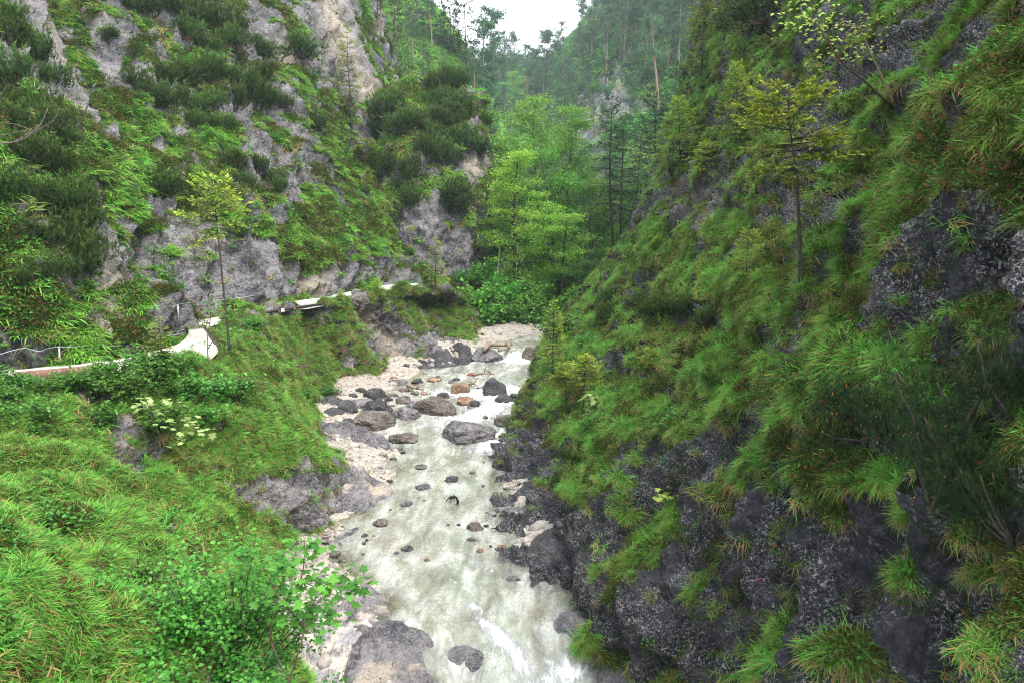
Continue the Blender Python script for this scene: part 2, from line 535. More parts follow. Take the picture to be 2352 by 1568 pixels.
# right wall, river edge -> top, near -> far
RW = [
 [('w', 2.6, 1, -2.5), ('w', 3.4, 1, 1), ('w', 3.9, 1, 4), ('w', 4.4, 1, 7), ('w', 4.9, 1, 9), ('w', 5.8, 1, 11), ('w', 7.2, 1, 13.5), ('w', 9, 1, 17)],
 [('w', 2.6, 6, -2.5), ('w', 3.5, 6.2, 1), ('w', 4.0, 6.5, 4), ('w', 4.5, 6.6, 6.6), ('w', 5.0, 7.2, 8.7), ('w', 6.1, 8, 11), ('w', 7.6, 9, 13.8), ('w', 9.6, 10, 17)],
 [(1560, 1690, 12.2), (1690, 1450, 11.4), (1790, 1230, 11.0), (1880, 1000, 11.2), (1990, 760, 12), (2080, 480, 13.6), (2170, 200, 15.6), (2260, -120, 18.5)],
 [(1420, 1540, 14.2), (1500, 1380, 14.1), (1590, 1200, 14.4), (1690, 980, 15.1), (1800, 740, 16.4), (1880, 470, 18.6), (1960, 180, 21.5), (2040, -130, 25)],
 [(1290, 1400, 17), (1340, 1270, 17.6), (1400, 1130, 18.6), (1510, 930, 20), (1630, 720, 21.5), (1720, 480, 24.5), (1800, 200, 28), (1860, -130, 32)],
 [(1150, 1320, 19), (1230, 1200, 21.5), (1275, 1080, 23.5), (1370, 910, 26), (1490, 730, 28.5), (1590, 490, 32), (1670, 200, 37), (1720, -130, 42)],
 [(1130, 1110, 25.5), (1210, 1010, 27.5), (1250, 950, 29.5), (1320, 830, 32), (1410, 690, 35), (1520, 470, 39), (1620, 200, 44), (1690, -130, 50)],
 [(1200, 960, 34), (1235, 890, 37), (1255, 835, 39), (1300, 750, 41), (1375, 655, 43), (1470, 520, 46), (1570, 290, 51), (1660, -130, 58)],
 [(1265, 850, 44), (1262, 800, 46), (1275, 770, 48), (1330, 700, 50), (1410, 620, 52), (1475, 500, 56), (1575, 220, 62), (1660, -130, 70)],
 [(1330, 800, 54), (1330, 760, 56), (1360, 720, 58), (1420, 650, 66), (1500, 560, 68), (1580, 400, 72), (1680, 150, 80), (1720, -130, 90)],
]
RW_rock = [(1620, 80, 90, 110, 0, -.45), (1570, 330, 70, 110, 0, -.4), (1750, 130, 90, 90, 0, -.35), (2230, 1480, 150, 90, 0, .6), (1850, 1360, 360, 230, 0, 1.0), (1650, 1180, 120, 120, 0, .35), (1180, 1230, 110, 110, 0, 1.5), (1230, 1330, 150, 60, 20, 1.2), (1500, 1130, 130, 70, 50, .4), (1300, 1230, 130, 60, 20, .9), (1230, 1110, 70, 60, 60, .9),
           (1700, 1000, 100, 120, 20, .35), (1900, 850, 90, 60, 20, .55), (2000, 480, 90, 90, 0, .2), (2230, 120, 150, 90, 0, .5), (2130, 220, 90, 90, 0, .35),
           (1920, 300, 70, 70, 0, .45), (1650, 450, 60, 80, 70, .6), (1485, 500, 30, 70, 80, .6), (1590, 110, 30, 80, 80, .4), (2200, 650, 80, 60, 0, .35),
           (1410, 870, 30, 70, 80, .6), (2120, 700, 60, 60, 0, .35), (1470, 1470, 220, 60, 40, .8), (1190, 1030, 60, 40, 0, .9),
           (1530, 620, 120, 60, 40, -.5), (1450, 1000, 110, 70, 40, -.5), (1760, 700, 200, 60, 10, -.45), (2100, 320, 100, 70, -20, -.3),
           (1380, 750, 90, 60, 30, -.6), (1620, 800, 130, 60, 10, -.5), (1640, 640, 130, 60, 30, -.4), (1900, 1080, 90, 50, 0, -.5), (1690, 880, 70, 60, 0, -.4),
           (1490, 1240, 40, 70, 0, -.9), (1360, 1110, 60, 60, 0, -.7), (2230, 1150, 120, 60, 0, -.4), (1600, 250, 90, 50, 70, -.4), (1650, 130, 50, 90, 70, -.3),
           (2200, 1380, 60, 60, 0, -.6), (2060, 480, 150, 60, -20, -.3), (1850, 590, 130, 50, 0, -.3)]
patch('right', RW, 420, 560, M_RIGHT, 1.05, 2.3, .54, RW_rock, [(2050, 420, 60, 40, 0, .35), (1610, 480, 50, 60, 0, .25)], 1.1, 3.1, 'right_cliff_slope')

# left bank below the path
LB = [
 [('w', -.4, 2, .5), ('w', -1.4, 2, 3.2), ('w', -3, 2, 4.8), ('w', -6, 2, 6), ('w', -11, 2, 6.6)],
 [('w', -1.2, 6, -1.0), ('w', -2.1, 6, 2.6), ('w', -3.4, 6, 4.5), ('w', -6, 6.5, 5.6), ('w', -10.5, 8, 6)],
 [(690, 1700, 11.5), (560, 1560, 10.2), (330, 1400, 9.6), (60, 1240, 10.4), (-300, 1010, 14)],
 [(640, 1440, 15.3), (510, 1300, 14), (310, 1200, 13.2), (100, 1060, 13.6), (-80, 905, 17)],
 [(640, 1260, 18.9), (540, 1160, 18.3), (400, 1070, 17.6), (250, 975, 17.4), (90, 908, 18.8)],
 [(770, 1200, 21.3), (700, 1080, 21.4), (550, 970, 20.8), (400, 895, 20.6), (310, 872, 20.8)],
 [(830, 1110, 25.4), (712, 1035, 25), (636, 930, 24.5), (545, 842, 24.2), (485, 802, 24.6)],
 [(740, 980, 33), (690, 915, 32.5), (650, 860, 31), (575, 795, 30), (505, 742, 30.8)],
 [(790, 905, 38.8), (760, 855, 38), (705, 795, 37), (650, 745, 36.4), (625, 712, 36.6)],
 [(875, 880, 40), (850, 830, 40.3), (820, 765, 40.6), (790, 715, 41), (765, 693, 41.3)],
 [(895, 860, 42), (885, 815, 43), (858, 765, 44), (832, 715, 44.6), (825, 681, 45)],
 [(1010, 842, 44), (975, 795, 44.5), (935, 745, 45), (895, 700, 45.5), (885, 671, 46)],
 [(1100, 815, 46), (1068, 780, 47.5), (1015, 735, 48), (970, 695, 48), (945, 666, 47)],
 [(1140, 785, 50), (1110, 758, 51), (1085, 705, 52), (1060, 675, 51), (1040, 662, 49)],
]
LB_rock = [(600, 724, 120, 9, -9, .45), (720, 706, 70, 8, -8, .45), (150, 890, 130, 22, -5, .9), (720, 1140, 110, 60, 15, 1.2), (620, 1150, 90, 45, 10, 1.3), (320, 1070, 60, 50, 30, .8), (820, 1120, 70, 60, 0, 1.2), (240, 1040, 120, 40, 50, 1.3), (870, 760, 22, 100, -35, 1.2), (900, 800, 90, 40, 35, 1.0),
           (1000, 790, 80, 30, 30, .8), (800, 850, 60, 40, 30, .6), (640, 1440, 60, 140, 0, .7), (790, 1030, 60, 30, 30, .8), (700, 1180, 100, 25, 0, 1.2),
           (560, 900, 150, 80, 30, -.5), (500, 1000, 170, 60, 20, -.5), (700, 770, 120, 50, 30, -.3), (250, 1450, 350, 150, 0, -.7), (100, 1200, 200, 100, 0, -.3),
           (770, 780, 60, 60, 50, -.5), (960, 700, 100, 25, 20, -.4), (1050, 740, 50, 30, 30, -.4), (330, 1200, 120, 60, 20, -.3), (700, 830, 40, 40, 0, -.2)]
patch('bank', LB, 260, 520, M_BANK, .7, 1.7, .40, LB_rock, [(870, 770, 18, 90, -35, .9), (240, 1030, 60, 20, 50, .5), (700, 1440, 60, 90, 0, .7), (890, 850, 40, 20, 0, .6), (780, 1050, 50, 20, 35, .6)], 1.0, 5.7, 'left_bank', fade=(0, .16))

# the big left wall above the path
LW = [
 [('w', -13, 4, 5.5), ('w', -15, 4, 8), ('w', -18, 5, 12), ('w', -22, 6, 18), ('w', -27, 7, 26), ('w', -33, 8, 36)],
 [(-420, 960, 15), (-430, 800, 16), (-460, 560, 18), (-480, 250, 22), (-470, -50, 28), (-450, -300, 35)],
 [(-60, 880, 20.8), (-80, 740, 21.6), (-110, 560, 23), (-150, 330, 26), (-180, 80, 31), (-200, -180, 37)],
 [(150, 845, 22.3), (120, 720, 23), (80, 560, 24.6), (20, 370, 27), (-30, 140, 32), (-80, -120, 38)],
 [(310, 820, 24.6), (265, 690, 25.4), (215, 500, 28), (145, 300, 31.5), (70, 140, 36), (-10, -90, 42)],
 [(380, 790, 27.3), (335, 640, 29), (275, 420, 34), (195, 270, 38), (115, 130, 43), (45, -90, 49)],
 [(425, 745, 31.2), (405, 610, 33), (372, 430, 37), (330, 250, 42), (280, 80, 47), (235, -100, 52)],
 [(520, 716, 34.6), (500, 585, 36.3), (480, 420, 40), (450, 250, 45), (420, 80, 50), (390, -100, 55)],
 [(640, 702, 38.6), (622, 570, 40), (602, 420, 44), (580, 260, 49), (560, 100, 54), (540, -100, 60)],
 [(760, 688, 43), (750, 585, 45), (730, 450, 49), (705, 300, 53), (685, 130, 58), (665, -100, 65)],
 [(850, 668, 48.4), (860, 590, 52), (840, 470, 56), (800, 350, 60), (765, 180, 63), (735, -100, 68)],
 [(940, 660, 52.6), (945, 600, 57), (920, 520, 60), (880, 400, 65), (845, 240, 68), (765, -100, 74)],
 [(960, 660, 56), (1000, 600, 66), (990, 520, 72), (960, 400, 78), (930, 240, 82), (850, -100, 90)],
]
LW_rock = [(110, 150, 22, 150, -25, 1.5), (220, 330, 18, 130, -38, 1.5), (60, 30, 40, 30, 30, 1.2), (230, 120, 50, 60, 0, .8), (270, 200, 60, 60, 0, .6), (330, 260, 70, 70, 40, .5), (320, 180, 40, 40, 0, .4),
           (420, 380, 50, 30, 0, .5), (540, 290, 80, 50, 40, .5), (600, 330, 40, 70, -30, .5), (740, 40, 30, 80, -15, .9), (780, 120, 30, 80, -20, .9), (835, 220, 16, 40, -20, 1.3), (650, 50, 60, 60, 40, .45), (700, 140, 40, 60, -30, .45),
           (330, 560, 90, 60, 45, .7), (450, 580, 110, 60, 40, .7), (580, 600, 80, 70, 0, .75), (660, 660, 90, 30, -10, .8), (480, 660, 100, 50, 0, .9), (400, 690, 60, 60, 0, .9), (250, 690, 70, 50, 40, .9), (150, 720, 80, 40, 20, .6), (770, 640, 80, 30, 0, .6), (850, 620, 60, 40, 30, .8),
           (700, 410, 50, 70, -40, .4), (630, 520, 50, 50, 0, .4), (50, 800, 90, 30, 10, .6), (640, 230, 40, 60, -20, .4), (330, 760, 60, 40, 0, .8),
           (210, 400, 20, 190, -32, -.8), (470, 480, 120, 30, 35, -.3), (520, 150, 140, 80, 0, -.5), (680, 590, 70, 35, 0, -1.0), (790, 520, 50, 110, -40, -.5), (600, 200, 120, 60, 0, -.3), (300, 500, 15, 160, -35, -.7), (780, 350, 40, 80, 0, -.6),
           (60, 450, 160, 200, 0, -.6), (90, 640, 130, 60, 0, -.4), (200, 30, 70, 60, 0, -.5), (870, 530, 60, 60, 30, -.5), (310, 400, 100, 40, 20, -.2), (720, 230, 60, 60, 0, -.2)]
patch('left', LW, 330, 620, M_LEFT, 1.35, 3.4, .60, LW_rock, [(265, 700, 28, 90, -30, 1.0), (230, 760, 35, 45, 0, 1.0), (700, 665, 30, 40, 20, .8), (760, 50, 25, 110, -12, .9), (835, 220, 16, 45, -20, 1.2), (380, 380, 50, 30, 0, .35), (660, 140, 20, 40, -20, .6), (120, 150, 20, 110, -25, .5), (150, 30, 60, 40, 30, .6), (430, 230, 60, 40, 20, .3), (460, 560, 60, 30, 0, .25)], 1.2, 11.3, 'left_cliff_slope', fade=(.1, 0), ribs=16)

# dark pine-covered knob
KN = [
 [(780, 640, 64), (790, 500, 72), (810, 360, 80), (830, 290, 90), (830, 280, 104)],
 [(870, 640, 56), (850, 500, 62), (860, 350, 66), (870, 240, 70), (875, 225, 78)],
 [(940, 665, 55.5), (915, 500, 59), (910, 350, 62), (915, 240, 65.5), (915, 200, 73)],
 [(1000, 668, 57), (990, 510, 58.5), (980, 380, 61.5), (980, 270, 65), (985, 200, 71)],
 [(1055, 672, 59), (1070, 530, 60), (1050, 390, 62.5), (1050, 280, 65.5), (1050, 205, 71)],
 [(1085, 680, 62), (1105, 560, 63), (1100, 400, 64.5), (1100, 310, 67.5), (1095, 225, 73)],
 [(1080, 680, 76), (1110, 560, 76), (1100, 400, 78), (1090, 320, 82), (1080, 240, 90)],
]
patch('knob', KN, 170, 200, M_LEFT, 1.3, 3.6, .5, [(980, 560, 110, 60, 20, .7), (1060, 600, 60, 70, 0, .7), (1105, 360, 22, 40, 0, .8), (1080, 400, 30, 30, 0, .4), (900, 430, 40, 30, 0, .2), (980, 280, 130, 60, 0, -.5), (900, 560, 40, 50, 0, .3)],
      [(1085, 385, 16, 28, 0, 1.0)], 1.0, 21.3, 'pine_knoll')

# back hills
EH = [
 [(680, 420, 78), (720, 250, 86), (750, 90, 96), (765, -40, 108), (770, -120, 122)],
 [(820, 420, 74), (840, 260, 82), (860, 120, 94), (875, 5, 108), (880, -30, 122)],
 [(930, 400, 72), (945, 250, 82), (960, 130, 93), (975, 25, 105), (985, 20, 120)],
 [(1020, 400, 74), (1030, 270, 84), (1035, 170, 93), (1040, 92, 103), (1045, 100, 118)],
 [(1100, 420, 78), (1090, 320, 86), (1085, 240, 94), (1085, 178, 103), (1090, 190, 116)],
 [(1180, 450, 90), (1160, 380, 96), (1145, 320, 104), (1140, 285, 112), (1140, 300, 130)],
]
patch('ehill', EH, 110, 150, M_FAR, 1.5, 6, .15, [(1000, 60, 20, 20, 0, .3)], [], .6, 2.2, 'wooded_hill_left', ymul=1.35)
FH = [
 [(1020, 520, 120), (1040, 380, 135), (1060, 280, 155), (1080, 215, 185), (1100, 200, 230)],
 [(1130, 520, 108), (1130, 380, 124), (1140, 270, 148), (1160, 185, 182), (1170, 175, 230)],
 [(1240, 500, 98), (1235, 370, 112), (1240, 260, 140), (1255, 165, 172), (1260, 150, 220)],
 [(1320, 480, 92), (1325, 350, 104), (1325, 220, 130), (1325, 110, 158), (1330, 80, 210)],
 [(1400, 480, 86), (1400, 340, 96), (1395, 210, 113), (1390, 60, 148), (1390, -10, 200)],
 [(1500, 480, 80), (1490, 330, 88), (1490, 190, 104), (1480, 20, 138), (1480, -120, 190)],
 [(1620, 480, 76), (1610, 300, 84), (1610, 130, 98), (1610, -60, 130), (1610, -250, 180)],
 [(1760, 480, 74), (1760, 280, 82), (1760, 80, 96), (1760, -150, 128), (1760, -400, 180)],
]
patch('fhill', FH, 150, 190, M_FAR, 3.0, 9, .15, [(1330, 270, 30, 60, 0, .9), (1400, 230, 70, 40, -20, 1.0), (1350, 330, 60, 50, 0, 1.0), (1440, 270, 50, 40, 30, .9), (1320, 400, 60, 40, 0, .7), (1280, 170, 40, 40, 0, -.8), (1460, 150, 60, 40, 0, .5)],
      [(1390, 290, 30, 30, 0, .7), (1440, 210, 30, 20, 0, .8), (1420, 310, 30, 15, -20, .7)], .7, 8.2, 'wooded_hill_right', ymul=1.6)
GH = [[(700, 420, 330), (700, 260, 380), (700, 215, 430), (700, 230, 520)], [(960, 420, 320), (960, 240, 370), (960, 190, 420), (960, 200, 520)], [(1120, 420, 310), (1120, 220, 360), (1120, 158, 410), (1120, 160, 520)],
      [(1240, 420, 310), (1240, 200, 360), (1240, 140, 400), (1240, 140, 520)], [(1340, 420, 310), (1340, 180, 360), (1340, 120, 410), (1340, 120, 520)], [(1500, 420, 310), (1500, 120, 360), (1500, 20, 410), (1500, 0, 520)],
      [(1800, 420, 310), (1800, 60, 360), (1800, -100, 410), (1800, -150, 520)]]
patch('ghill', GH, 40, 90, M_FAR, 3, 20, -.6, [], [], .5, 4.4, 'distant_ridge')
VF = [
 [(1020, 800, 52), (1030, 740, 56), (1040, 640, 68), (1060, 540, 84), (1080, 440, 110)],
 [(1090, 790, 52), (1100, 745, 56), (1110, 650, 68), (1120, 540, 84), (1130, 440, 108)],
 [(1180, 780, 53), (1180, 748, 56), (1190, 655, 68), (1200, 540, 84), (1210, 440, 104)],
 [(1260, 775, 53.5), (1265, 748, 57), (1275, 655, 69), (1290, 540, 84), (1300, 440, 98)],
 [(1330, 775, 56), (1340, 738, 60), (1350, 650, 72), (1370, 540, 82), (1380, 440, 92)],
 [(1420, 775, 70), (1430, 720, 71), (1440, 640, 74), (1460, 530, 80), (1480, 440, 86)],
 [(1560, 775, 70), (1560, 700, 72), (1570, 620, 74), (1580, 520, 77), (1600, 420, 82)],
]
patch('valley', VF, 90, 130, M_BANK, .8, 4, .1, [(1240, 730, 60, 25, 0, .5)], [], .6, 14.4, 'valley_floor')

# ------------------------------------------------------------------ river bed and water
EDGE = [(1700, 900, 1560), (1568, 940, 1480), (1450, 880, 1425), (1380, 850, 1370), (1330, 800, 1315), (1280, 760, 1200), (1200, 790, 1190), (1140, 850, 1170), (1080, 900, 1160), (1040, 900, 1160),
        (1010, 850, 1190), (970, 820, 1215), (930, 830, 1235), (890, 900, 1240), (850, 960, 1245), (828, 1060, 1250), (800, 1100, 1260), (782, 1150, 1290), (768, 1230, 1340), (758, 1280, 1380)]
EW = np.array([(wpt(l, y)[1], wpt(l, y)[0], wpt(r, y)[0]) for (y, l, r) in EDGE])
EW = EW[np.argsort(EW[:, 0])]
def edges(Y):
    return np.interp(Y, EW[:, 0], EW[:, 1]), np.interp(Y, EW[:, 0], EW[:, 2])

ys = 8 + (54.5 - 8) * np.linspace(0, 1, 560) ** 1.8
xs = np.linspace(-1, 1, 300)
YY, XX = np.meshgrid(ys, xs, indexing='ij')
XX = XX * 9.0 + np.interp(YY, [8, 20, 38, 46, 55], [-.3, -1.2, -3.0, -1.0, 1.5])
El, Er = edges(YY)
wob = perlin(np.stack([XX * .8, YY * .6, XX * 0], -1)) * .35
dl = El - XX + wob; dr = XX - Er + wob
dd = np.maximum(dl, dr)                        # >0 on dry land
Wz = zw(YY)
n1 = fbm(np.stack([XX * 1.3, YY * 1.1, XX * 0 + 2], -1), 4)
bedz = Wz + np.where(dd > 0, np.minimum(dd * .16, .5), np.maximum(dd * .28, -.34)) + n1 * .07 + fbm(np.stack([XX * 5, YY * 4, XX * 0], -1), 3) * .03
chute = sstep(16.3, 14.2, YY)
bedz = bedz + chute * (ridged(np.stack([XX * .8, YY * .5, XX * 0], -1), 4) * .22 - .02)
nearrock = np.clip(sstep(16.6, 14.8, YY) * 1.2, 0, 1)
bpx, bpy_ = proj(np.stack([XX, YY, Wz], -1))
rockmask = np.clip(nearrock * sstep(-.3, .3, n1 + .25) + blobs(bpx, bpy_, [(800, 1240, 60, 20, 0, .6), (1230, 1160, 70, 30, 0, .6), (900, 1310, 90, 15, 0, .5), (1240, 1200, 50, 20, 0, .4)]), 0, 1)
m, nt = mat_new('river_gravel'); n = N(nt)
vec = n.coord()
g1 = n.voro(vec, 9, 'F1', 'Color'); g1d = n.voro(vec, 9, 'F1', 'Distance')
g2 = n.voro(vec, 22, 'F1', 'Color'); g2d = n.voro(vec, 22, 'F1', 'Distance')
def peb(n, vcol):
    s_ = n.node('ShaderNodeSeparateColor'); n.nt.links.new(vcol, s_.inputs[0])
    c = n.mix(s_.outputs[0], (.17, .145, .125), (.46, .41, .35))
    return n.mix(n.math('GREATER_THAN', s_.outputs[1], .86), c, (.3, .2, .16))
gc = n.mix(n.ramp(n.noise(vec, 2.3, 4), .42, .6), peb(n, g2), peb(n, g1))
gc = n.mix(n.math('MULTIPLY', n.ramp(n.noise(vec, .8, 4, .6), .35, .7), .4), gc, (.38, .335, .285))
rc, rh = rock_nodes(n, n.coord((1, .6, 1)), (.13, .12, .135), (.33, .3, .3), (.5, .46, .42), .5)
f = n.ramp(n.math('ADD', n.attr('rock'), n.math('MULTIPLY', n.math('SUBTRACT', n.noise(vec, 3, 5, .7), .5), .9)), .35, .6)
col = n.mix(f, gc, n.mix(n.ramp(n.noise(vec, 1.6, 5, .65), .42, .62), rc, (.5, .42, .34)))
hh = n.math('ADD', n.math('MULTIPLY', g1d, -1.0), n.math('MULTIPLY', g2d, -.5))
hh = n.math('ADD', hh, n.math('MULTIPLY', n.noise(vec, 5, 5, .7), 1.0))
n.out(n.bsdf(col, .55, n.bump(hh, .8, .07), .5))
M_GRAVEL = m
BP = np.stack([XX, YY, bedz], -1)
bed = link('riverbed', gridmesh('riverbed', BP, M_GRAVEL, {'rock': rockmask}), None, kind='structure')
Nb = grid_normals(BP); Nb = Nb * np.sign(Nb[..., 2:3])
TER['bed'] = dict(P=BP, N=Nb, rock=np.clip(rockmask, 0, 1), px=bpx, py=bpy_)

# water
m, nt = mat_new('stream_water'); n = N(nt)
vec = n.coord((1, .36, 1))
vec2 = n.coord((1, .5, 1))
wav = n.noise(vec, 2.6, 6, .62, .8)
wavf = n.noise(vec2, 13, 6, .75, .8)
foam_n = n.noise(n.coord((1.5, .5, 1)), 3.4, 9, .74, 1.0)
foam = n.math('ADD', n.attr('foam'), n.math('MULTIPLY', n.math('SUBTRACT', foam_n, .5), 2.1))
ff = n.math('MULTIPLY', n.ramp(foam, .5, 1.15), .95)
h = n.math('ADD', n.math('MULTIPLY', wav, 1.0), n.math('MULTIPLY', wavf, .45))
h = n.math('ADD', h, n.math('MULTIPLY', ff, .25))
nr = n.bump(h, 1.0, .15)
milk = n.mix(n.ramp(n.math('ADD', n.math('MULTIPLY', wav, .7), n.math('MULTIPLY', wavf, .3)), .36, .64), n.mix(n.ramp(n.noise(vec, .5, 3), .4, .6), (.46, .51, .36), (.50, .48, .37)), (.84, .86, .80))
body = n.bsdf(n.mix(ff, milk, (.80, .82, .84)), n.math('ADD', .12, n.math('MULTIPLY', ff, .5)), nr, .5)
clear = n.node('ShaderNodeBsdfTransparent'); clear.inputs[0].default_value = (.84, .87, .70, 1)
ms = n.node('ShaderNodeMixShader')
turb = n.math('ADD', n.math('MULTIPLY', n.attr('depth'), .36), n.math('MULTIPLY', n.ramp(n.noise(vec, 1.3, 5, .65), .35, .65), .34))
turb = n.math('MAXIMUM', n.math('MINIMUM', turb, .88), ff)
nt.links.new(turb, ms.inputs[0]); nt.links.new(clear.outputs[0], ms.inputs[1]); nt.links.new(body, ms.inputs[2])
gl = n.node('ShaderNodeBsdfGlossy'); gl.inputs['Roughness'].default_value = .08; nt.links.new(nr, gl.inputs['Normal'])
fr = n.node('ShaderNodeFresnel'); fr.inputs[0].default_value = 1.33; nt.links.new(nr, fr.inputs['Normal'])
m2 = n.node('ShaderNodeMixShader'); nt.links.new(fr.outputs[0], m2.inputs[0]); nt.links.new(ms.outputs[0], m2.inputs[1]); nt.links.new(gl.outputs[0], m2.inputs[2])
n.out(m2.outputs[0])
M_WATER = m
FOAM = [(1165, 905, 60, 18, 0, .9), (1120, 940, 70, 18, -20, .9), (1170, 975, 45, 22, 0, .8), (1150, 1010, 60, 22, -10, .9), (1100, 1035, 60, 16, 0, .45), (1100, 827, 55, 6, 0, 1.3), (1210, 829, 45, 6, 0, 1.3), (1085, 815, 12, 14, 0, 1.2), (1180, 815, 35, 12, 0, .8),
        (1070, 905, 60, 12, 0, .5), (990, 900, 60, 12, 0, .4), (1140, 890, 60, 12, 0, .5), (960, 975, 90, 12, 0, .35), (1050, 960, 70, 14, 0, .4),
        (1100, 1285, 40, 20, 30, .35), (1030, 1330, 30, 18, 0, .45), (980, 1385, 50, 8, 0, .6), (1100, 1395, 40, 12, 30, .6), (1120, 1435, 40, 12, 35, .8), (1150, 1465, 30, 24, 40, .8), (1190, 1520, 20, 50, -25, .7), (1240, 1590, 70, 40, 0, .6), (1330, 1540, 60, 25, 0, .3), (1050, 1560, 60, 25, 0, .3), (1320, 1560, 80, 50, 0, .45), (1080, 1540, 40, 40, 0, .35), (1360, 1400, 40, 14, -20, .5), (960, 1110, 30, 6, 0, .3), (1050, 1110, 30, 8, 0, .4), (1090, 1225, 30, 8, 0, .4), (1250, 1500, 120, 40, 0, .3), (880, 1190, 40, 8, 0, .3), (1120, 1310, 50, 14, 30, .4)]
wfoam = blobs(bpx, bpy_, FOAM) * 1.1 + .17 + .2 * sstep(0, .5, perlin(np.stack([XX * 1.1, YY * .35, XX * 0 + 9], -1))) + .12 * sstep(0, .35, YY - 30) * sstep(54, 50, YY) * 0 + .16 * sstep(30, 34, YY) * sstep(46, 43, YY)
P3 = np.stack([XX * 1.4, YY * .6, XX * 0 + 5], -1)
turbul = np.clip(wfoam, 0, 1.2)
wz = Wz + perlin(P3) * (.02 + .05 * turbul) + perlin(P3 * 3.1) * (.012 + .045 * turbul) + perlin(P3 * 6.7) * (.006 + .02 * turbul) \
     + chute * (ridged(np.stack([XX * .8, YY * .5, XX * 0], -1), 3) * .16)
depth = np.clip((wz - bedz) / .30, 0, 1)
WP = np.stack([XX, YY, wz], -1)
me = gridmesh('stream', WP, M_WATER, {'foam': wfoam, 'depth': depth})
link('stream', me, None, kind='structure')

# ------------------------------------------------------------------ footpath ledge
m, nt = mat_new('path_gravel'); n = N(nt)
vec = n.coord()
col = n.mix(n.noise(vec, 3, 5, .7), (.27, .25, .22), (.44, .41, .36))
col = n.mix(n.ramp(n.voro(vec, 20), .2, .05), col, (.5, .46, .41))
n.out(n.bsdf(col, .85, n.bump(n.noise(vec, 22, 4, .8), .6, .03), .3))
M_PATH = m
outer = [(-300, 925), (-60, 880), (90, 866), (240, 851), (360, 838), (455, 822), (497, 795), (478, 762), (482, 742), (560, 722), (650, 709), (740, 697), (800, 684), (840, 674), (900, 665), (960, 660)]
inner = [(-300, 903), (-60, 868), (90, 855), (240, 840), (330, 825), (415, 799), (440, 772), (425, 745), (436, 728), (530, 713), (640, 702), (740, 689), (800, 676), (840, 667), (900, 659), (960, 655)]
O = np.array([pp(*q) for q in outer]); I = np.array([pp(*q) for q in inner])
On, In = catmull(O, 260), catmull(I, 260)
w_ = np.linspace(-.05, 1.12, 18)[None, :, None]
PP = On[:, None] * (1 - w_) + In[:, None] * w_
PP[..., 2] += .03 * fbm(PP * 1.5, 3) + np.where(w_[..., 0] > 1, (w_[..., 0] - 1) * 1.0, 0) - np.where(w_[..., 0] < 0, -w_[..., 0] * 3, 0)
me = gridmesh('footpath', PP, M_PATH, {'rock': PP[..., 0] * 0})
if me.polygons[0].normal.z < 0: me.flip_normals()
link('footpath', me, None, kind='structure')

# ------------------------------------------------------------------ ray casting on the ground
_allV, _allF, _off = [], [], 0
for k, d in TER.items():
    P = d['P']; h, w = P.shape[:2]
    s = 2 if h * w > 60000 else 1
    Q = P[::s, ::s]; hh_, ww_ = Q.shape[:2]
    i = np.arange(hh_ * ww_).reshape(hh_, ww_) + _off
    _allV.append(Q.reshape(-1, 3)); _allF.append(np.stack([i[:-1, :-1], i[:-1, 1:], i[1:, 1:], i[1:, :-1]], -1).reshape(-1, 4)); _off += hh_ * ww_
BVH = BVHTree.FromPolygons(np.concatenate(_allV).tolist(), np.concatenate(_allF).tolist())
def hit(px, py, ymin=0.0):
    """ground point seen at a photo pixel, beyond the distance ymin"""
    d = Vector(at(px, py, 10.0)) - Vector(CAM); d.normalize()
    o = Vector(CAM) + d * (ymin / max(d.y, .1))
    r = BVH.ray_cast(o, d, 900)
    return r[0], r[1]
def drop(p, up=6.0):
    r = BVH.ray_cast(Vector((p[0], p[1], p[2] + up)), Vector((0, 0, -1)), 60)
    return r[0]
# ------------------------------------------------------------------ grass and ground cover
def blades(g, rs, n, L, W, spread, lean, droop, base_r, dry_p, tint=(.2, 1.)):
    """a tuft: blades from a small base, leaning out, bending over"""
    az = rs.uniform(0, 2 * PI, n)
    out = np.stack([np.cos(az), np.sin(az), az * 0], -1)
    out[:, 0] += .45; out = unit(out)                       # biased downhill (+X)
    side = np.stack([-out[:, 1], out[:, 0], az * 0], -1)
    b = np.stack([rs.normal(0, base_r, n), rs.normal(0, base_r, n), az * 0 - .03], -1)
    Ln = L * rs.uniform(.45, 1.1, n); e = rs.uniform(*lean, n); dr = rs.uniform(*droop, n)
    Wn = (W * rs.uniform(.7, 1.2, n))[:, None]
    pts = []
    for f in (0, .35, .7, 1.0):
        r = Ln * (f * np.cos(e) + f * f * .25)
        z = Ln * (f * np.sin(e) - dr * f * f)
        pts.append(b + out * r[:, None] + np.array([0, 0, 1.]) * z[:, None])
    p0, p1, p2, p3 = pts
    V = np.stack([p0 - side * Wn * .5, p0 + side * Wn * .5, p1 - side * Wn * .5, p1 + side * Wn * .5, p2 - side * Wn * .36, p2 + side * Wn * .36, p3], 1).reshape(-1, 3)
    i = np.arange(n)[:, None] * 7
    F = np.concatenate([i + q for q in ([0, 1, 3], [0, 3, 2], [2, 3, 5], [2, 5, 4], [4, 5, 6])])
    t = rs.uniform(*tint, n)
    tv = np.repeat(t, 7).reshape(n, 7) * np.array([0, 0, .55, .55, 1, 1, 1.])  # blade feet darkened: shade between the tufts put into the tint
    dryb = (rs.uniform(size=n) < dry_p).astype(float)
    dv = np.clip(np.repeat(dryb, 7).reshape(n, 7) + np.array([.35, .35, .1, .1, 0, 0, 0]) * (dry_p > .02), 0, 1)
    g.add(V, F, tv.ravel()); g.dry.append(dv.ravel())

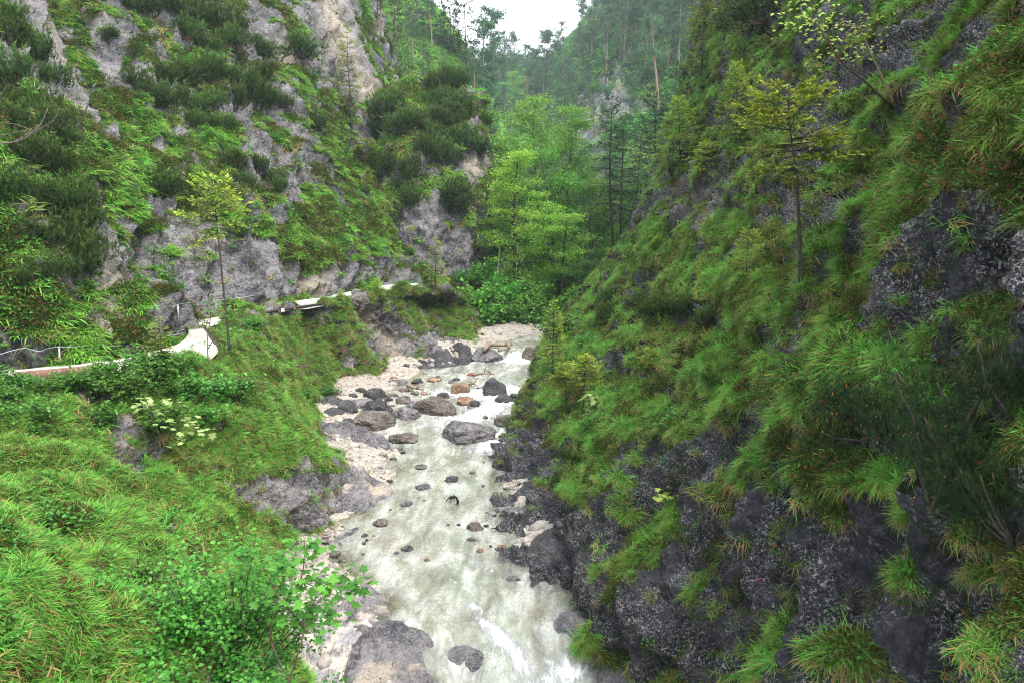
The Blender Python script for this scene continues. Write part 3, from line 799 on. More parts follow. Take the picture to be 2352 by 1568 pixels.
def tuft_mesh(name, mat, specs, seed):
    g = Geo(); g.dry = []; rs = np.random.RandomState(seed)
    for s in specs: blades(g, rs, *s)
    return new_mesh(name, np.concatenate(g.V), np.concatenate(g.F), [mat], {'tint': np.concatenate(g.T), 'dry': np.concatenate(g.dry)})

# near and far grass tufts; the dimensions are metres
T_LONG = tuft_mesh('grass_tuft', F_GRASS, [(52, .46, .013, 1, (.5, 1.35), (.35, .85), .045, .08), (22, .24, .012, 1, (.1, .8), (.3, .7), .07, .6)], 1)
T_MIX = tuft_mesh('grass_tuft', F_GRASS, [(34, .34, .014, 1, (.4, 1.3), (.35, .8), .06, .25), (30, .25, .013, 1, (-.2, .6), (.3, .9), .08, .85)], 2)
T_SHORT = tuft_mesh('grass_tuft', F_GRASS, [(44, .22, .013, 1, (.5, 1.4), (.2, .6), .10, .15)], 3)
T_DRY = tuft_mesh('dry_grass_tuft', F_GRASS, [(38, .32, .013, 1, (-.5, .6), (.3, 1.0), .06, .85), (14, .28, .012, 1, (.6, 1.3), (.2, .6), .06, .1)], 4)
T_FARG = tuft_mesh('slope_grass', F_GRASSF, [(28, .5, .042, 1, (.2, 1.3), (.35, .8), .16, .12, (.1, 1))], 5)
T_FARD = tuft_mesh('slope_dry_grass', F_GRASSF, [(28, .42, .04, 1, (-.1, 1.1), (.35, .8), .16, .5, (.0, .7))], 6)
def heath_mesh(name, seed, n=190, R=.24):
    g = Geo(); g.dry = []; rs = np.random.RandomState(seed)
    az = rs.uniform(0, 2 * PI, n); rr = R * np.sqrt(rs.uniform(0, 1, n)); z = .16 * (1 - (rr / R) ** 2) * rs.uniform(.3, 1.1, n)
    p = np.stack([rr * np.cos(az), rr * np.sin(az), z], -1)
    d = unit(np.stack([np.cos(az) * .6, np.sin(az) * .6, rs.uniform(.2, 1, n)], -1) + rs.normal(0, .35, (n, 3)))
    g.leaves(p, d, unit(rs.normal(size=(n, 3))), rs.uniform(.04, .075, n), .014, rs.uniform(0, 1, n))
    g.dry.append(np.repeat((rs.uniform(size=n) < .22).astype(float), 4))
    return new_mesh(name, np.concatenate(g.V), np.concatenate(g.F), [F_HEATH], {'tint': np.concatenate(g.T), 'dry': np.concatenate(g.dry)})
T_HEATH = heath_mesh('heath_cushion', 7)
def herb_mesh(name, seed, n=26, mat=None, L=.075, h=.25):
    g = Geo(); rs = np.random.RandomState(seed)
    az = rs.uniform(0, 2 * PI, n); rr = .16 * np.sqrt(rs.uniform(0, 1, n)); z = rs.uniform(.05, h, n)
    p = np.stack([rr * np.cos(az), rr * np.sin(az), z], -1)
    d = unit(np.stack([np.cos(az), np.sin(az), rs.uniform(-.2, .6, n)], -1))
    g.leaves(p, d, unit(np.array([0, 0, 1.]) + rs.normal(0, .3, (n, 3))), rs.uniform(.6, 1.1, n) * L, L * .55, rs.uniform(0, 1, n))
    for k in range(5):
        a = rs.uniform(0, 6.28)
        g.tube([(0, 0, -.03), (.05 * math.cos(a), .05 * math.sin(a), h * .5), (.13 * math.cos(a), .13 * math.sin(a), h * .9)], [.004, .003, .002], 3, 0.)
    return g.mesh(name, [mat or F_HERB])
T_HERB = herb_mesh('leafy_herb', 8)
T_HERBF = herb_mesh('leafy_herb', 9, 34, None, .12, .35)

def gn_instances(src):
    ng = bpy.data.node_groups.new('scatter_' + src.name.split('.')[0], 'GeometryNodeTree')
    ng.interface.new_socket('Geometry', in_out='INPUT', socket_type='NodeSocketGeometry')
    ng.interface.new_socket('Geometry', in_out='OUTPUT', socket_type='NodeSocketGeometry')
    gi = ng.nodes.new('NodeGroupInput'); go = ng.nodes.new('NodeGroupOutput')
    oi = ng.nodes.new('GeometryNodeObjectInfo'); oi.inputs['Object'].default_value = src; oi.transform_space = 'ORIGINAL'
    oi.inputs['As Instance'].default_value = True
    ip = ng.nodes.new('GeometryNodeInstanceOnPoints')
    r = ng.nodes.new('GeometryNodeInputNamedAttribute'); r.data_type = 'FLOAT_VECTOR'; r.inputs[0].default_value = 'rot'
    s = ng.nodes.new('GeometryNodeInputNamedAttribute'); s.data_type = 'FLOAT_VECTOR'; s.inputs[0].default_value = 'size'
    L = ng.links.new
    e2r = ng.nodes.new('FunctionNodeEulerToRotation')
    L(gi.outputs[0], ip.inputs['Points']); L(oi.outputs['Geometry'], ip.inputs['Instance'])
    L(r.outputs[0], e2r.inputs[0]); L(e2r.outputs[0], ip.inputs['Rotation']); L(s.outputs[0], ip.inputs['Scale'])
    L(ip.outputs[0], go.inputs[0])
    return ng

def euler_from(zax, xax):
    """euler XYZ (arrays) of frames whose z axis is zax and whose x axis is near xax"""
    z = unit(zax); x = unit(xax - z * np.sum(xax * z, -1, keepdims=True)); y = np.cross(z, x)
    m20, m21, m22 = x[:, 2], y[:, 2], z[:, 2]
    ry = -np.arcsin(np.clip(m20, -1, 1)); rx = np.arctan2(m21, m22); rz = np.arctan2(x[:, 1], x[:, 0])
    return np.stack([rx, ry, rz], -1)

# where the dwarf pines grow (pixel x, pixel y, pixel width), so that grass thins out under them
PINES = []
PINES.append(([(30, 110, 110), (90, 140, 100), (40, 190, 110), (120, 190, 80), (20, 60, 90), (75, 240, 90)], 'dark dwarf pine bush high on the near left slope beside the pale gully', 'dwarf pines high on the near left slope'))
PINES.append(([(30, 300, 120), (100, 290, 100), (140, 330, 80), (50, 370, 120), (120, 390, 110), (20, 450, 120), (90, 460, 110), (160, 470, 110), (60, 540, 110), (200, 520, 90), (150, 560, 100)], 'dark dwarf pine bush in the dense thicket at the left edge', 'dwarf pines in the thicket at the left edge'))
PINES.append(([(110, 640, 110), (180, 620, 110), (210, 580, 80), (60, 650, 70)], 'shaggy dwarf pine bush at the foot of the left thicket above the pale rock', 'dwarf pines above the pale rock'))
PINES.append(([(310, 200, 80), (370, 180, 90), (430, 190, 90), (490, 180, 90), (550, 200, 90), (610, 180, 70), (350, 230, 80), (410, 240, 90), (480, 250, 90), (540, 245, 80), (600, 240, 80), (450, 290, 70), (510, 290, 60), (640, 240, 50)], 'dark dwarf pine bush in the long thicket across the middle of the left wall', 'dwarf pines in the long thicket on the left wall'))
PINES.append(([(300, 20, 60), (350, 30, 80), (400, 30, 90), (450, 50, 90), (500, 60, 90), (480, 20, 90), (420, 80, 70), (470, 110, 60), (540, 110, 80), (600, 130, 70), (545, 70, 70)], 'dark dwarf pine bush near the top of the left wall', 'dwarf pines near the top of the left wall'))
PINES.append(([(690, 125, 95)], 'broad solitary dwarf pine bush on the rock rib left of the tall skyline spruce', None))
PINES.append(([(715, 290, 75)], 'dwarf pine bush on a ledge below the rock rib of the left wall', None))
PINES.append(([(250, 95, 40), (255, 80, 40), (380, 445, 90), (420, 440, 60)], 'small dwarf pine bush amid rocks on the left wall', 'scattered dwarf pines on the left wall'))
PINES.append(([(540, 385, 70), (590, 390, 70), (625, 420, 50), (560, 420, 50)], 'dwarf pine bush right of the slender path spruce top', 'dwarf pines above the cable path'))
PINES.append(([(555, 535, 70), (645, 440, 50)], 'small dark dwarf pine on the rock face behind the slender spruce trunk', 'dwarf pines behind the slender spruce'))
rk = random.Random(3)
kn = []
while len(kn) < 34:
    x, y = rk.uniform(860, 1110), rk.uniform(190, 500)
    if y > 330 + (x - 860) * .3 and rk.random() < .6: continue
    kn.append((x, y, rk.uniform(45, 85)))
PINES.append(([q for q in kn if q[1] < 300], 'dark dwarf pine bush crowning the rocky knoll left of the gorge bend', 'dwarf pines crowning the knoll', 50))
PINES.append(([q for q in kn if q[1] >= 300], 'dark dwarf pine bush on the flank of the rocky knoll', 'dwarf pines on the flank of the knoll', 50))
PINES.append(([(1395, 730, 60), (1400, 690, 60)], 'upright dark dwarf pine at the lip of the right slope above the stream bend', 'dwarf pines at the lip of the right slope'))
PINES.append(([(1520, 720, 90), (1480, 700, 60), (1590, 720, 90), (1640, 740, 70)], 'loose dwarf pine bush on the green right slope', 'dwarf pines on the green right slope'))
PINES.append(([(1290, 1110, 50), (1310, 1060, 50), (1340, 1030, 40)], 'dark needle bush hanging over the stream from the right ledge', 'needle bushes over the stream'))
PINES.append(([(1760, 30, 160), (1700, 20, 90)], 'dark pine bush overhanging the upper right slope', 'pine bushes on the upper right slope'))
def under_pines(d):
    if 'pine' not in d:
        L = [(x, y, w * .55, w * .38, 0, 1.2) for q in PINES for (x, y, w) in q[0]]
        L += [(470, 780, 50, 45, 0, 1.1), (2060, 1000, 80, 70, 0, 1.3), (2200, 1060, 110, 100, 0, 1.5), (2340, 1050, 90, 150, 0, 1.5)] 
        r = np.zeros_like(d['px'])
        for b_ in L:
            m_ = (np.abs(d['px'] - b_[0]) < 3 * b_[2]) & (np.abs(d['py'] - b_[1]) < 3 * b_[3])
            if m_.any(): r[m_] += blobs(d['px'][m_], d['py'][m_], [b_])
        d['pine'] = np.clip(1 - r, 0.03, 1)
    return d['pine']
SRC = {}
def scatter(name, terr, src, count, seed, size=(.8, 1.3), dens=None, lift=0., label=None, stand=.6, ydist=None, gmin=0.):
    d = TER[terr]; P, Nn, rock, px, py = d['P'], d['N'], d['rock'], d['px'], d['py']
    rs = np.random.RandomState(seed)
    c = (P[:-1, :-1] + P[1:, 1:]) * .5
    ar = np.linalg.norm(np.cross(P[1:, :-1] - P[:-1, :-1], P[:-1, 1:] - P[:-1, :-1]), axis=-1)
    dist = np.linalg.norm(c - np.array(CAM), axis=-1)
    w = ar / np.maximum(dist, 5) ** 1.7
    w = w * np.clip(dens(d)[:-1, :-1] if dens else (1 - rock[:-1, :-1]), 0, 5)
    inb = (px[:-1, :-1] > -250) & (px[:-1, :-1] < 3100) & (py[:-1, :-1] > -250) & (py[:-1, :-1] < 1850)
    w = w * inb * under_pines(d)[:-1, :-1]
    if ydist: w = w * (dist > ydist[0]) * (dist < ydist[1])
    w = w.ravel() / w.sum()
    idx = rs.choice(len(w), count, p=w)
    i, j = np.unravel_index(idx, c.shape[:2])
    a, b = rs.uniform(size=(2, count, 1))
    pos = P[i, j] * (1 - a) * (1 - b) + P[i + 1, j] * a * (1 - b) + P[i, j + 1] * (1 - a) * b + P[i + 1, j + 1] * a * b
    nn = Nn[i, j]
    up = unit(nn * (1 - stand) + np.array([0, 0, stand]))
    dn = nn.copy(); dn[:, 2] = 0; dn = unit(dn) + rs.normal(0, .45, (count, 3)) * np.array([1, 1, 0])
    eul = euler_from(unit(up + rs.normal(0, .12, (count, 3))), dn)
    s = rs.uniform(size[0], size[1], count) * (1 + .25 * perlin(pos * .7))
    pos = pos + nn * lift
    s = s * np.clip(np.linalg.norm(pos - np.array(CAM), axis=1) / 11, .5, 1)
    me = bpy.data.meshes.new(name)
    me.vertices.add(count); me.vertices.foreach_set('co', pos.astype(np.float32).ravel())
    A = me.attributes.new('rot', 'FLOAT_VECTOR', 'POINT'); A.data.foreach_set('vector', eul.astype(np.float32).ravel())
    A = me.attributes.new('size', 'FLOAT_VECTOR', 'POINT'); A.data.foreach_set('vector', np.repeat(s, 3).astype(np.float32))
    o = link(name, me, None, kind='stuff', label=label)
    md = o.modifiers.new('scatter', 'NODES'); md.node_group = NG[src]
    return o

def tuft(me, px, py, label, s=1.0, name='grass_tuft', grp=None, rz=PI):
    p, nrm = hit(px, py)
    o = link(name, me, None); tag(o, label, 'grass tuft' if 'herb' not in name and 'heath' not in name else 'plant', grp)
    o.location = p; o.rotation_euler = (0, 0, rz); o.scale = (s,) * 3
    return o
S_LONG = tuft(T_LONG, 525, 1150, 'round bright green grass tuft on the edge of the wet slab above the gravel beach', 2.4)
S_MIX = tuft(T_MIX, 1590, 800, 'half brown half green grass tuft on the right slope above the dark overhang', 1.3)
S_SHORT = tuft(T_SHORT, 845, 1082, 'tiny green grass tuft alone on the pale gravel bar', 1.2)
S_DRY = tuft(T_DRY, 2130, 230, 'straw coloured hanging grass tuft beside the dark boulder face at upper right', 1.2, 'dry_grass_tuft')
S_FARG = tuft(T_FARG, 680, 590, 'lush green grass tuft on the ledge above the cable handrail', 1.5)
S_FARD = tuft(T_FARD, 790, 520, 'brownish grass tuft beside the stony gully left of the pine knoll', 1.3, 'dry_grass_tuft')
S_HEATH = tuft(T_HEATH, 1850, 900, 'dark heath cushion under the ledge of the right cliff', 1.4, 'heath_cushion')
S_HERB = tuft(T_HERB, 1690, 640, 'small leafy green herb below the low broad spruce', 1.2, 'leafy_herb')
S_HERBF = tuft(T_HERBF, 735, 885, 'low leafy plant behind the left shoulder beside the dark boulders', 1.2, 'leafy_herb')
NG = {k: gn_instances(v) for k, v in dict(long=S_LONG, mix=S_MIX, short=S_SHORT, dry=S_DRY, farg=S_FARG, fard=S_FARD, heath=S_HEATH, herb=S_HERB, herbf=S_HERBF).items()}

def dn(f, sc_, off, a, b, base=1.):
    """grass density: where soil lies, modulated by clumpy noise and by optional pixel blobs"""
    def g(d):
        nz = fbm(d['P'] / sc_ + off, 3)
        return (1 - d['rock']) ** 2.0 * sstep(a, b, nz) * base + f(d)
    return g
zero = lambda d: 0
light = lambda d: .006
# right wall
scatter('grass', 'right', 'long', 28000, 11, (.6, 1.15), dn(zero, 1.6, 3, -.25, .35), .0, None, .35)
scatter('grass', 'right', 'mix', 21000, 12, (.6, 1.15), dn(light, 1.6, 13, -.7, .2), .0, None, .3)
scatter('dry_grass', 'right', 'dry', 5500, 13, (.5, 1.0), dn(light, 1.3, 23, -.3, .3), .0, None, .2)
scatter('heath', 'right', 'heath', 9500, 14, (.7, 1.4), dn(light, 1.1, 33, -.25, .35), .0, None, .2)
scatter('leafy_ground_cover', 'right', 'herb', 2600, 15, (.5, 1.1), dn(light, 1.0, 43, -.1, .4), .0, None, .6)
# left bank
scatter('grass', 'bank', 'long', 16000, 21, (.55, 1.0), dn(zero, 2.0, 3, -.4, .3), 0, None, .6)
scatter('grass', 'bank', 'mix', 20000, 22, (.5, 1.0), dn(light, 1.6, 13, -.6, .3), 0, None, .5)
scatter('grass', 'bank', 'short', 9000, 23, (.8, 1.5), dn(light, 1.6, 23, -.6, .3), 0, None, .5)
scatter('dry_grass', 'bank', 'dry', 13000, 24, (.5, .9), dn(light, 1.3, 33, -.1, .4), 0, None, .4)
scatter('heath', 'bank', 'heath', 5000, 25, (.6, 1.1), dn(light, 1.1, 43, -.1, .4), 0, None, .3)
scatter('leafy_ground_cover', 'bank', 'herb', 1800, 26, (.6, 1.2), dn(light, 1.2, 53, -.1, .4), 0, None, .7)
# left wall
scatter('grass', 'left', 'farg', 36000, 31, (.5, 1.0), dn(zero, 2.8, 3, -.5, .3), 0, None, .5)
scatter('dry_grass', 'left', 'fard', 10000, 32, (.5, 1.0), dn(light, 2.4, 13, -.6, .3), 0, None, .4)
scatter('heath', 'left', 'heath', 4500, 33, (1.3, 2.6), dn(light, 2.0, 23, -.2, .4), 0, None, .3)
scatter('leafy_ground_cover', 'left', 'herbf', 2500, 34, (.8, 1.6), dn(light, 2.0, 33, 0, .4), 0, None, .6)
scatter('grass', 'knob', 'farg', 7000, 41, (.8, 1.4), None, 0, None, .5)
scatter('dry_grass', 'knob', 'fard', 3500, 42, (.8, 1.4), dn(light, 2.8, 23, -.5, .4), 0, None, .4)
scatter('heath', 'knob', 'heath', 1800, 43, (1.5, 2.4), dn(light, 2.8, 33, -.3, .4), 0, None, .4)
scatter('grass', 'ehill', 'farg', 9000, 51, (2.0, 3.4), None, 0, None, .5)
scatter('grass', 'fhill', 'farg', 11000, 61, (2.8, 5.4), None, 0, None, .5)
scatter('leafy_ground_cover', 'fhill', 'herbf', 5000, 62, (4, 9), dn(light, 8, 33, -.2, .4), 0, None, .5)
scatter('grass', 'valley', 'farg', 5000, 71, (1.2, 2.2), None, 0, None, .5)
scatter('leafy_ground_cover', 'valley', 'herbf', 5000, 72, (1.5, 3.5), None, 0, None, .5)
# ------------------------------------------------------------------ plants
def limb(rs, p0, d, L, n=6, wander=.12, sag=0., upturn=0.):
    pts = [np.array(p0, float)]; d = np.array(d, float)
    for k in range(n):
        d = unit(d + rs.normal(0, wander, 3) + np.array([0, 0, -sag + upturn * (k / n) * 2]))
        pts.append(pts[-1] + d * L / n)
    return np.array(pts)

def along(pts, f):
    x = np.clip(f, 0, 1) * (len(pts) - 1); i = np.minimum(x.astype(int), len(pts) - 2); r = (x - i)[:, None]
    return pts[i] * (1 - r) + pts[i + 1] * r

def make_dwarf_pine(seed, R=1.0, H=.8, shoots=300, needles=11, L=.13, w=.018):
    """a mound of upright needle brushes on creeping branches; origin at its foot"""
    rs = np.random.RandomState(seed); g = Geo(); t = Geo()
    arms = []
    for k in range(13):
        a = rs.uniform(0, 2 * PI); r = R * rs.uniform(.6, 1.0)
        P = limb(rs, (0, 0, 0), (math.cos(a), math.sin(a), rs.uniform(.1, 1.3)), r, 5, .2, 0, .25)
        P[:, 2] *= H / R * 1.2
        t.tube(P, np.linspace(.022, .007, 6) * R, 4)
        arms.append(P)
    n = shoots
    k = rs.randint(0, len(arms), n)
    base = np.stack([along(arms[a], np.array([f]))[0] for a, f in zip(k, rs.uniform(.35, 1.05, n) ** .7)])
    base = base + rs.normal(0, .17 * R, (n, 3)) * np.array([1, 1, .7]); base[:, 2] = np.abs(base[:, 2])
    rad = base / np.array([R, R, H]); 
    ax = unit(rad * np.array([.7, .7, .3]) + np.array([0, 0, .85]) + rs.normal(0, .2, (n, 3)))
    sl = rs.uniform(.7, 1.3, n) * L * 1.3
    hgt = np.clip(base[:, 2] / H, 0, 1)
    for q in range(needles):
        f = rs.uniform(0.1, 1, n)[:, None]
        o = base + ax * sl[:, None] * f
        r = unit(np.cross(ax, rs.normal(size=(n, 3))))
        d = unit(ax * .9 + r * .75)
        wv = unit(np.cross(d, rs.normal(size=(n, 3)))) * w
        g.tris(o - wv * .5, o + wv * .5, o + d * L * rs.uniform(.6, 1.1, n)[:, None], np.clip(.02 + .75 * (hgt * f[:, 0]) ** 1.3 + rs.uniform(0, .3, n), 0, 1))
    root = thing('dwarf_pine', 'x', 'pine bush')
    link('branches', t.mesh('dwarf_pine_branches', [B_TWIG]), root)
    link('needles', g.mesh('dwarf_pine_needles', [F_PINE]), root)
    root['h0'] = H
    return root

def make_spruce(seed, H=5., base=.3, R=1.2, whorls=16, per=5, twigs=11, needles=7, nl=.11, nw=.03, mat=None, droop=.12, tipbright=1., top_flat=0., name='spruce_tree', trunk_r=.05, dead=True, bark=None, gap=0.):
    rs = np.random.RandomState(seed); g = Geo(); t = Geo()
    tr = limb(rs, (0, 0, -.2), (0, 0, 1), H + .2, 9, .025)
    t.tube(tr, np.linspace(trunk_r * 1.25, trunk_r * .12, 10) * H / 5, 7)
    def tp(z): return along(tr, np.array([(z + .2) / (H + .2)]))[0]
    if dead:
        for k in range(int(14)):
            z = H * rs.uniform(base * .4, base + .15); a = rs.uniform(0, 6.28)
            P = limb(rs, tp(z), (math.cos(a), math.sin(a), .05), R * rs.uniform(.3, .7), 4, .12, .03)
            t.tube(P, np.linspace(.008, .003, 5) * H / 5, 3)
    for k in range(whorls):
        f = (k + rs.uniform(0, .5)) / whorls
        z = H * (base + (1 - base) * f)
        prof = (1 - f) ** (.75 - .35 * top_flat) * (.55 + .45 * min(1, f * 4)) + .06
        for j in range(per):
            if rs.uniform() < gap: continue
            a = rs.uniform(0, 2 * PI); L = R * prof * rs.uniform(.65, 1.15)
            el = -.05 + .6 * f
            P = limb(rs, tp(z), (math.cos(a), math.sin(a), el), L, 6, .05, droop * (1 - f * .5), droop * .9)
            t.tube(P, np.linspace(.012, .003, 7) * H / 5 * (.5 + prof), 3)
            m = max(3, int(twigs * (L / R + .2)))
            ff = rs.uniform(.22, 1., m) ** .8
            o = along(P, ff)
            bd = unit(along(P, ff + .08) - along(P, ff - .08) + 1e-6)
            sd = unit(np.cross(bd, [0, 0, 1.])) * np.where(rs.uniform(size=m) < .5, -1, 1)[:, None]
            td = unit(sd * .8 + bd * .75 + np.array([0, 0, -.12]) + rs.normal(0, .12, (m, 3)))
            td[ff > .9] = bd[ff > .9]
            tl = L * .42 * (1.12 - ff) + nl * 1.1
            for q in range(needles):
                s = (q + .5) / needles
                oo = o + td * (tl * s)[:, None] + rs.normal(0, nl * .08, (m, 3))
                r = rs.normal(0, 1, (m, 3)); r[:, 2] = r[:, 2] * .45 + .12
                d = unit(td * 1.1 + unit(r) * .65)
                wv = unit(np.cross(d, rs.normal(0, .35, (m, 3)) + [0, 0, 1])) * nw
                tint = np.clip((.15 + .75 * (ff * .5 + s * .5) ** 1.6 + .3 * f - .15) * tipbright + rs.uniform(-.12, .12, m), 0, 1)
                tipp = oo + d * nl * rs.uniform(.8, 1.25, m)[:, None]
                mid = (oo + tipp) / 2
                V = np.stack([oo, mid + wv * .5, tipp, mid - wv * .5], 1).reshape(-1, 3)
                i = np.arange(m)[:, None] * 4
                g.add(V, np.concatenate([i + [0, 1, 2], i + [0, 2, 3]]), np.repeat(tint, 4))
    root = thing(name, 'x', 'spruce')
    link('trunk', t.mesh('spruce_trunk', [bark or B_DARK]), root)
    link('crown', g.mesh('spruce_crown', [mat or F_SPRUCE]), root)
    root['h0'] = H
    return root

def make_scots(seed, H=14., base=.55, R=2.6, clumps=26, per=46, nl=.36, nw=.09, red=True, lean=.03):
    rs = np.random.RandomState(seed); g = Geo(); t = Geo()
    tr = limb(rs, (0, 0, -.5), (lean * rs.uniform(-2, 2), 0, 1), H * .96, 10, .03)
    t.tube(tr, np.linspace(.19, .05, 11) * H / 14, 6)
    for k in range(clumps):
        f = rs.uniform(0, 1); z = base + (1 - base) * f
        p0 = along(tr, np.array([z * .98]))[0]; a = rs.uniform(0, 6.28)
        L = R * (.35 + .65 * math.sin(PI * min(1, .25 + .75 * (1 - f)))) * rs.uniform(.45, 1.1) * (1.1 - .6 * f)
        P = limb(rs, p0, (math.cos(a), math.sin(a), .1 + .5 * f), L, 4, .12, .02, .1)
        t.tube(P, np.linspace(.05, .02, 5) * H / 14, 3)
        c = P[-1]; n = per
        o = c + rs.normal(0, 1, (n, 3)) * np.array([.30, .30, .11]) * R * .62
        # some foliage along the branch
        o[: n // 3] = along(P, rs.uniform(.4, 1, n // 3)) + rs.normal(0, .15, (n // 3, 3)) * R * .4
        for q in range(3):
            d = unit(rs.normal(0, 1, (n, 3)) + [0, 0, .7])
            wv = unit(np.cross(d, rs.normal(size=(n, 3)))) * nw
            tip = o + d * nl * rs.uniform(.6, 1.2, n)[:, None]; mid = (o + tip) / 2
            V = np.stack([o, mid + wv * .5, tip, mid - wv * .5], 1).reshape(-1, 3); i = np.arange(n)[:, None] * 4
            g.add(V, np.concatenate([i + [0, 1, 2], i + [0, 2, 3]]), np.repeat(np.clip(.35 + (o[:, 2] - c[2]) / (R * .3) * .4 + rs.uniform(-.2, .2, n), 0, 1), 4))
    # dead stubs
    for k in range(8):
        z = rs.uniform(.25, base); p0 = along(tr, np.array([z]))[0]; a = rs.uniform(0, 6.28)
        t.tube(limb(rs, p0, (math.cos(a), math.sin(a), -.1), R * rs.uniform(.2, .5), 3, .1), [.03, .02, .015, .008], 3)
    root = thing('scots_pine', 'x', 'pine tree')
    link('trunk', t.mesh('scots_pine_trunk', [B_RED if red else B_GREY]), root)
    link('crown', g.mesh('scots_pine_crown', [F_SCOTS]), root)
    root['h0'] = H
    return root

def make_decid(seed, H=12., base=.25, R=4., limbs=26, pads=7, leaves=26, ll=.2, mat=None, flat=.16, stems=1, bark=None, name='deciduous_tree', trunk_r=.17, padr=.55, rise=.5, cat='tree', bright=.55):
    rs = np.random.RandomState(seed); g = Geo(); t = Geo()
    for s_ in range(stems):
        a0 = rs.uniform(0, 6.28)
        ln = .0 if stems == 1 else .22
        tr = limb(rs, (0, 0, -.3), (ln * math.cos(a0), ln * math.sin(a0), 1), H * .93 * (1 if s_ == 0 else rs.uniform(.62, .9)), 10, .05)
        rr = trunk_r / math.sqrt(stems)
        t.tube(tr, np.linspace(rr * 1.1, rr * .15, 11), 7)
        for k in range(limbs // stems):
            f = (k + rs.uniform(0, 1)) / (limbs // stems); z = base + (1 - base) * f
            p0 = along(tr, np.array([z]))[0]; a = rs.uniform(0, 6.28)
            L = R * (math.sin(PI * (.18 + .74 * f)) ** .8) * rs.uniform(.55, 1.15) * (1.15 - .45 * f)
            P = limb(rs, p0, (math.cos(a), math.sin(a), rise + .9 * f * f), L, 6, .12, .06 + rise * .12)
            t.tube(P, np.linspace(rr * .35, rr * .06, 7) * (1.1 - .6 * f), 4)
            for q in range(pads):
                ff = rs.uniform(.3, 1.)
                c0 = along(P, np.array([ff]))[0]
                aa = a + rs.choice([-1, 1]) * rs.uniform(.3, 1.3)
                S = limb(rs, c0, (math.cos(aa), math.sin(aa), .15), L * .3 * (1.3 - ff) + padr * .5, 3, .15)
                t.tube(S, np.linspace(rr * .1, rr * .03, 4), 3)
                c = S[-1]; n = leaves
                o = c + rs.normal(0, 1, (n, 3)) * np.array([padr, padr, padr * flat / .5 * .5])
                dv = rs.normal(0, 1, (n, 3)); dv[:, 2] = dv[:, 2] * .3 - .25
                nn = unit(np.array([0, 0, 1.]) + rs.normal(0, .6, (n, 3)))
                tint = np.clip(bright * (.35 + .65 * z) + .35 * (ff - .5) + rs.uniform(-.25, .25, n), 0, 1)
                g.leaves(o, unit(dv), nn, ll * rs.uniform(.65, 1.15, n), ll * .75, tint)
    root = thing(name, 'x', cat)
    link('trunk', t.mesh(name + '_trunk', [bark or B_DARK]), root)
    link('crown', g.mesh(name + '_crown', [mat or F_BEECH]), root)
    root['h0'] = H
    return root

def lobed(g, o, d, nrm, L, t):
    """a five lobed maple leaf as a fan"""
    d = unit(np.asarray(d, float)); s = unit(np.cross(d, nrm)); up = np.cross(s, d)
    prof = [(0, 0), (-.05, .22), (.12, .52), (.3, .3), (.62, .55), (.62, .2), (1.0, 0), (.62, -.2), (.62, -.55), (.3, -.3), (.12, -.52), (-.05, -.22)]
    V = [o + d * L * a + s * L * b - up * L * .25 * abs(b) for a, b in prof]
    c = o + d * L * .3 + up * L * .03
    F = [(0, i + 1, (i + 1) % len(prof) + 1) for i in range(len(prof))]
    g.add(np.array([c] + V), F, t)

def make_sapling(seed, stems, leaf_pts, ll, mat, lob=True, name='maple_sapling', bark=None, r=.012, label='x', cat='sapling', clump=6, spread=.16, wr=.75):
    """stems: list of polylines (n,3); leaves cluster round the given points, held on short twigs"""
    rs = np.random.RandomState(seed); g = Geo(); t = Geo()
    allp = np.concatenate([catmull(np.array(s_, float), 20) for s_ in stems])
    for s_ in stems:
        P = catmull(np.array(s_, float), 14)
        t.tube(P, np.linspace(r, r * .35, 14), 5)
    for c in leaf_pts:
        c = np.array(c, float)
        k = np.argmin(np.linalg.norm(allp - c, axis=1))
        t.tube([allp[k], (allp[k] + c) / 2 + rs.normal(0, .02, 3), c], [r * .35, r * .22, r * .15], 3)
        for q in range(clump):
            o = c + rs.normal(0, 1, 3) * np.array([spread, spread, spread * .35])
            dv = unit(rs.normal(0, 1, 3) * np.array([1, 1, .3]) + np.array([0, 0, -.2]))
            nn = unit(np.array([0, 0, 1.]) + rs.normal(0, .25, 3))
            tt = rs.uniform(.1, 1)
            L = ll * rs.uniform(.65, 1.15)
            if lob: lobed(g, o, dv, nn, L, tt)
            else: g.leaves(o[None], dv[None], nn[None], L, L * wr, tt)
    root = thing(name, label, cat)
    link('stem', t.mesh(name + '_stem', [bark or B_TWIG]), root)
    link('leaves', g.mesh(name + '_leaves', [mat]), root)
    return root

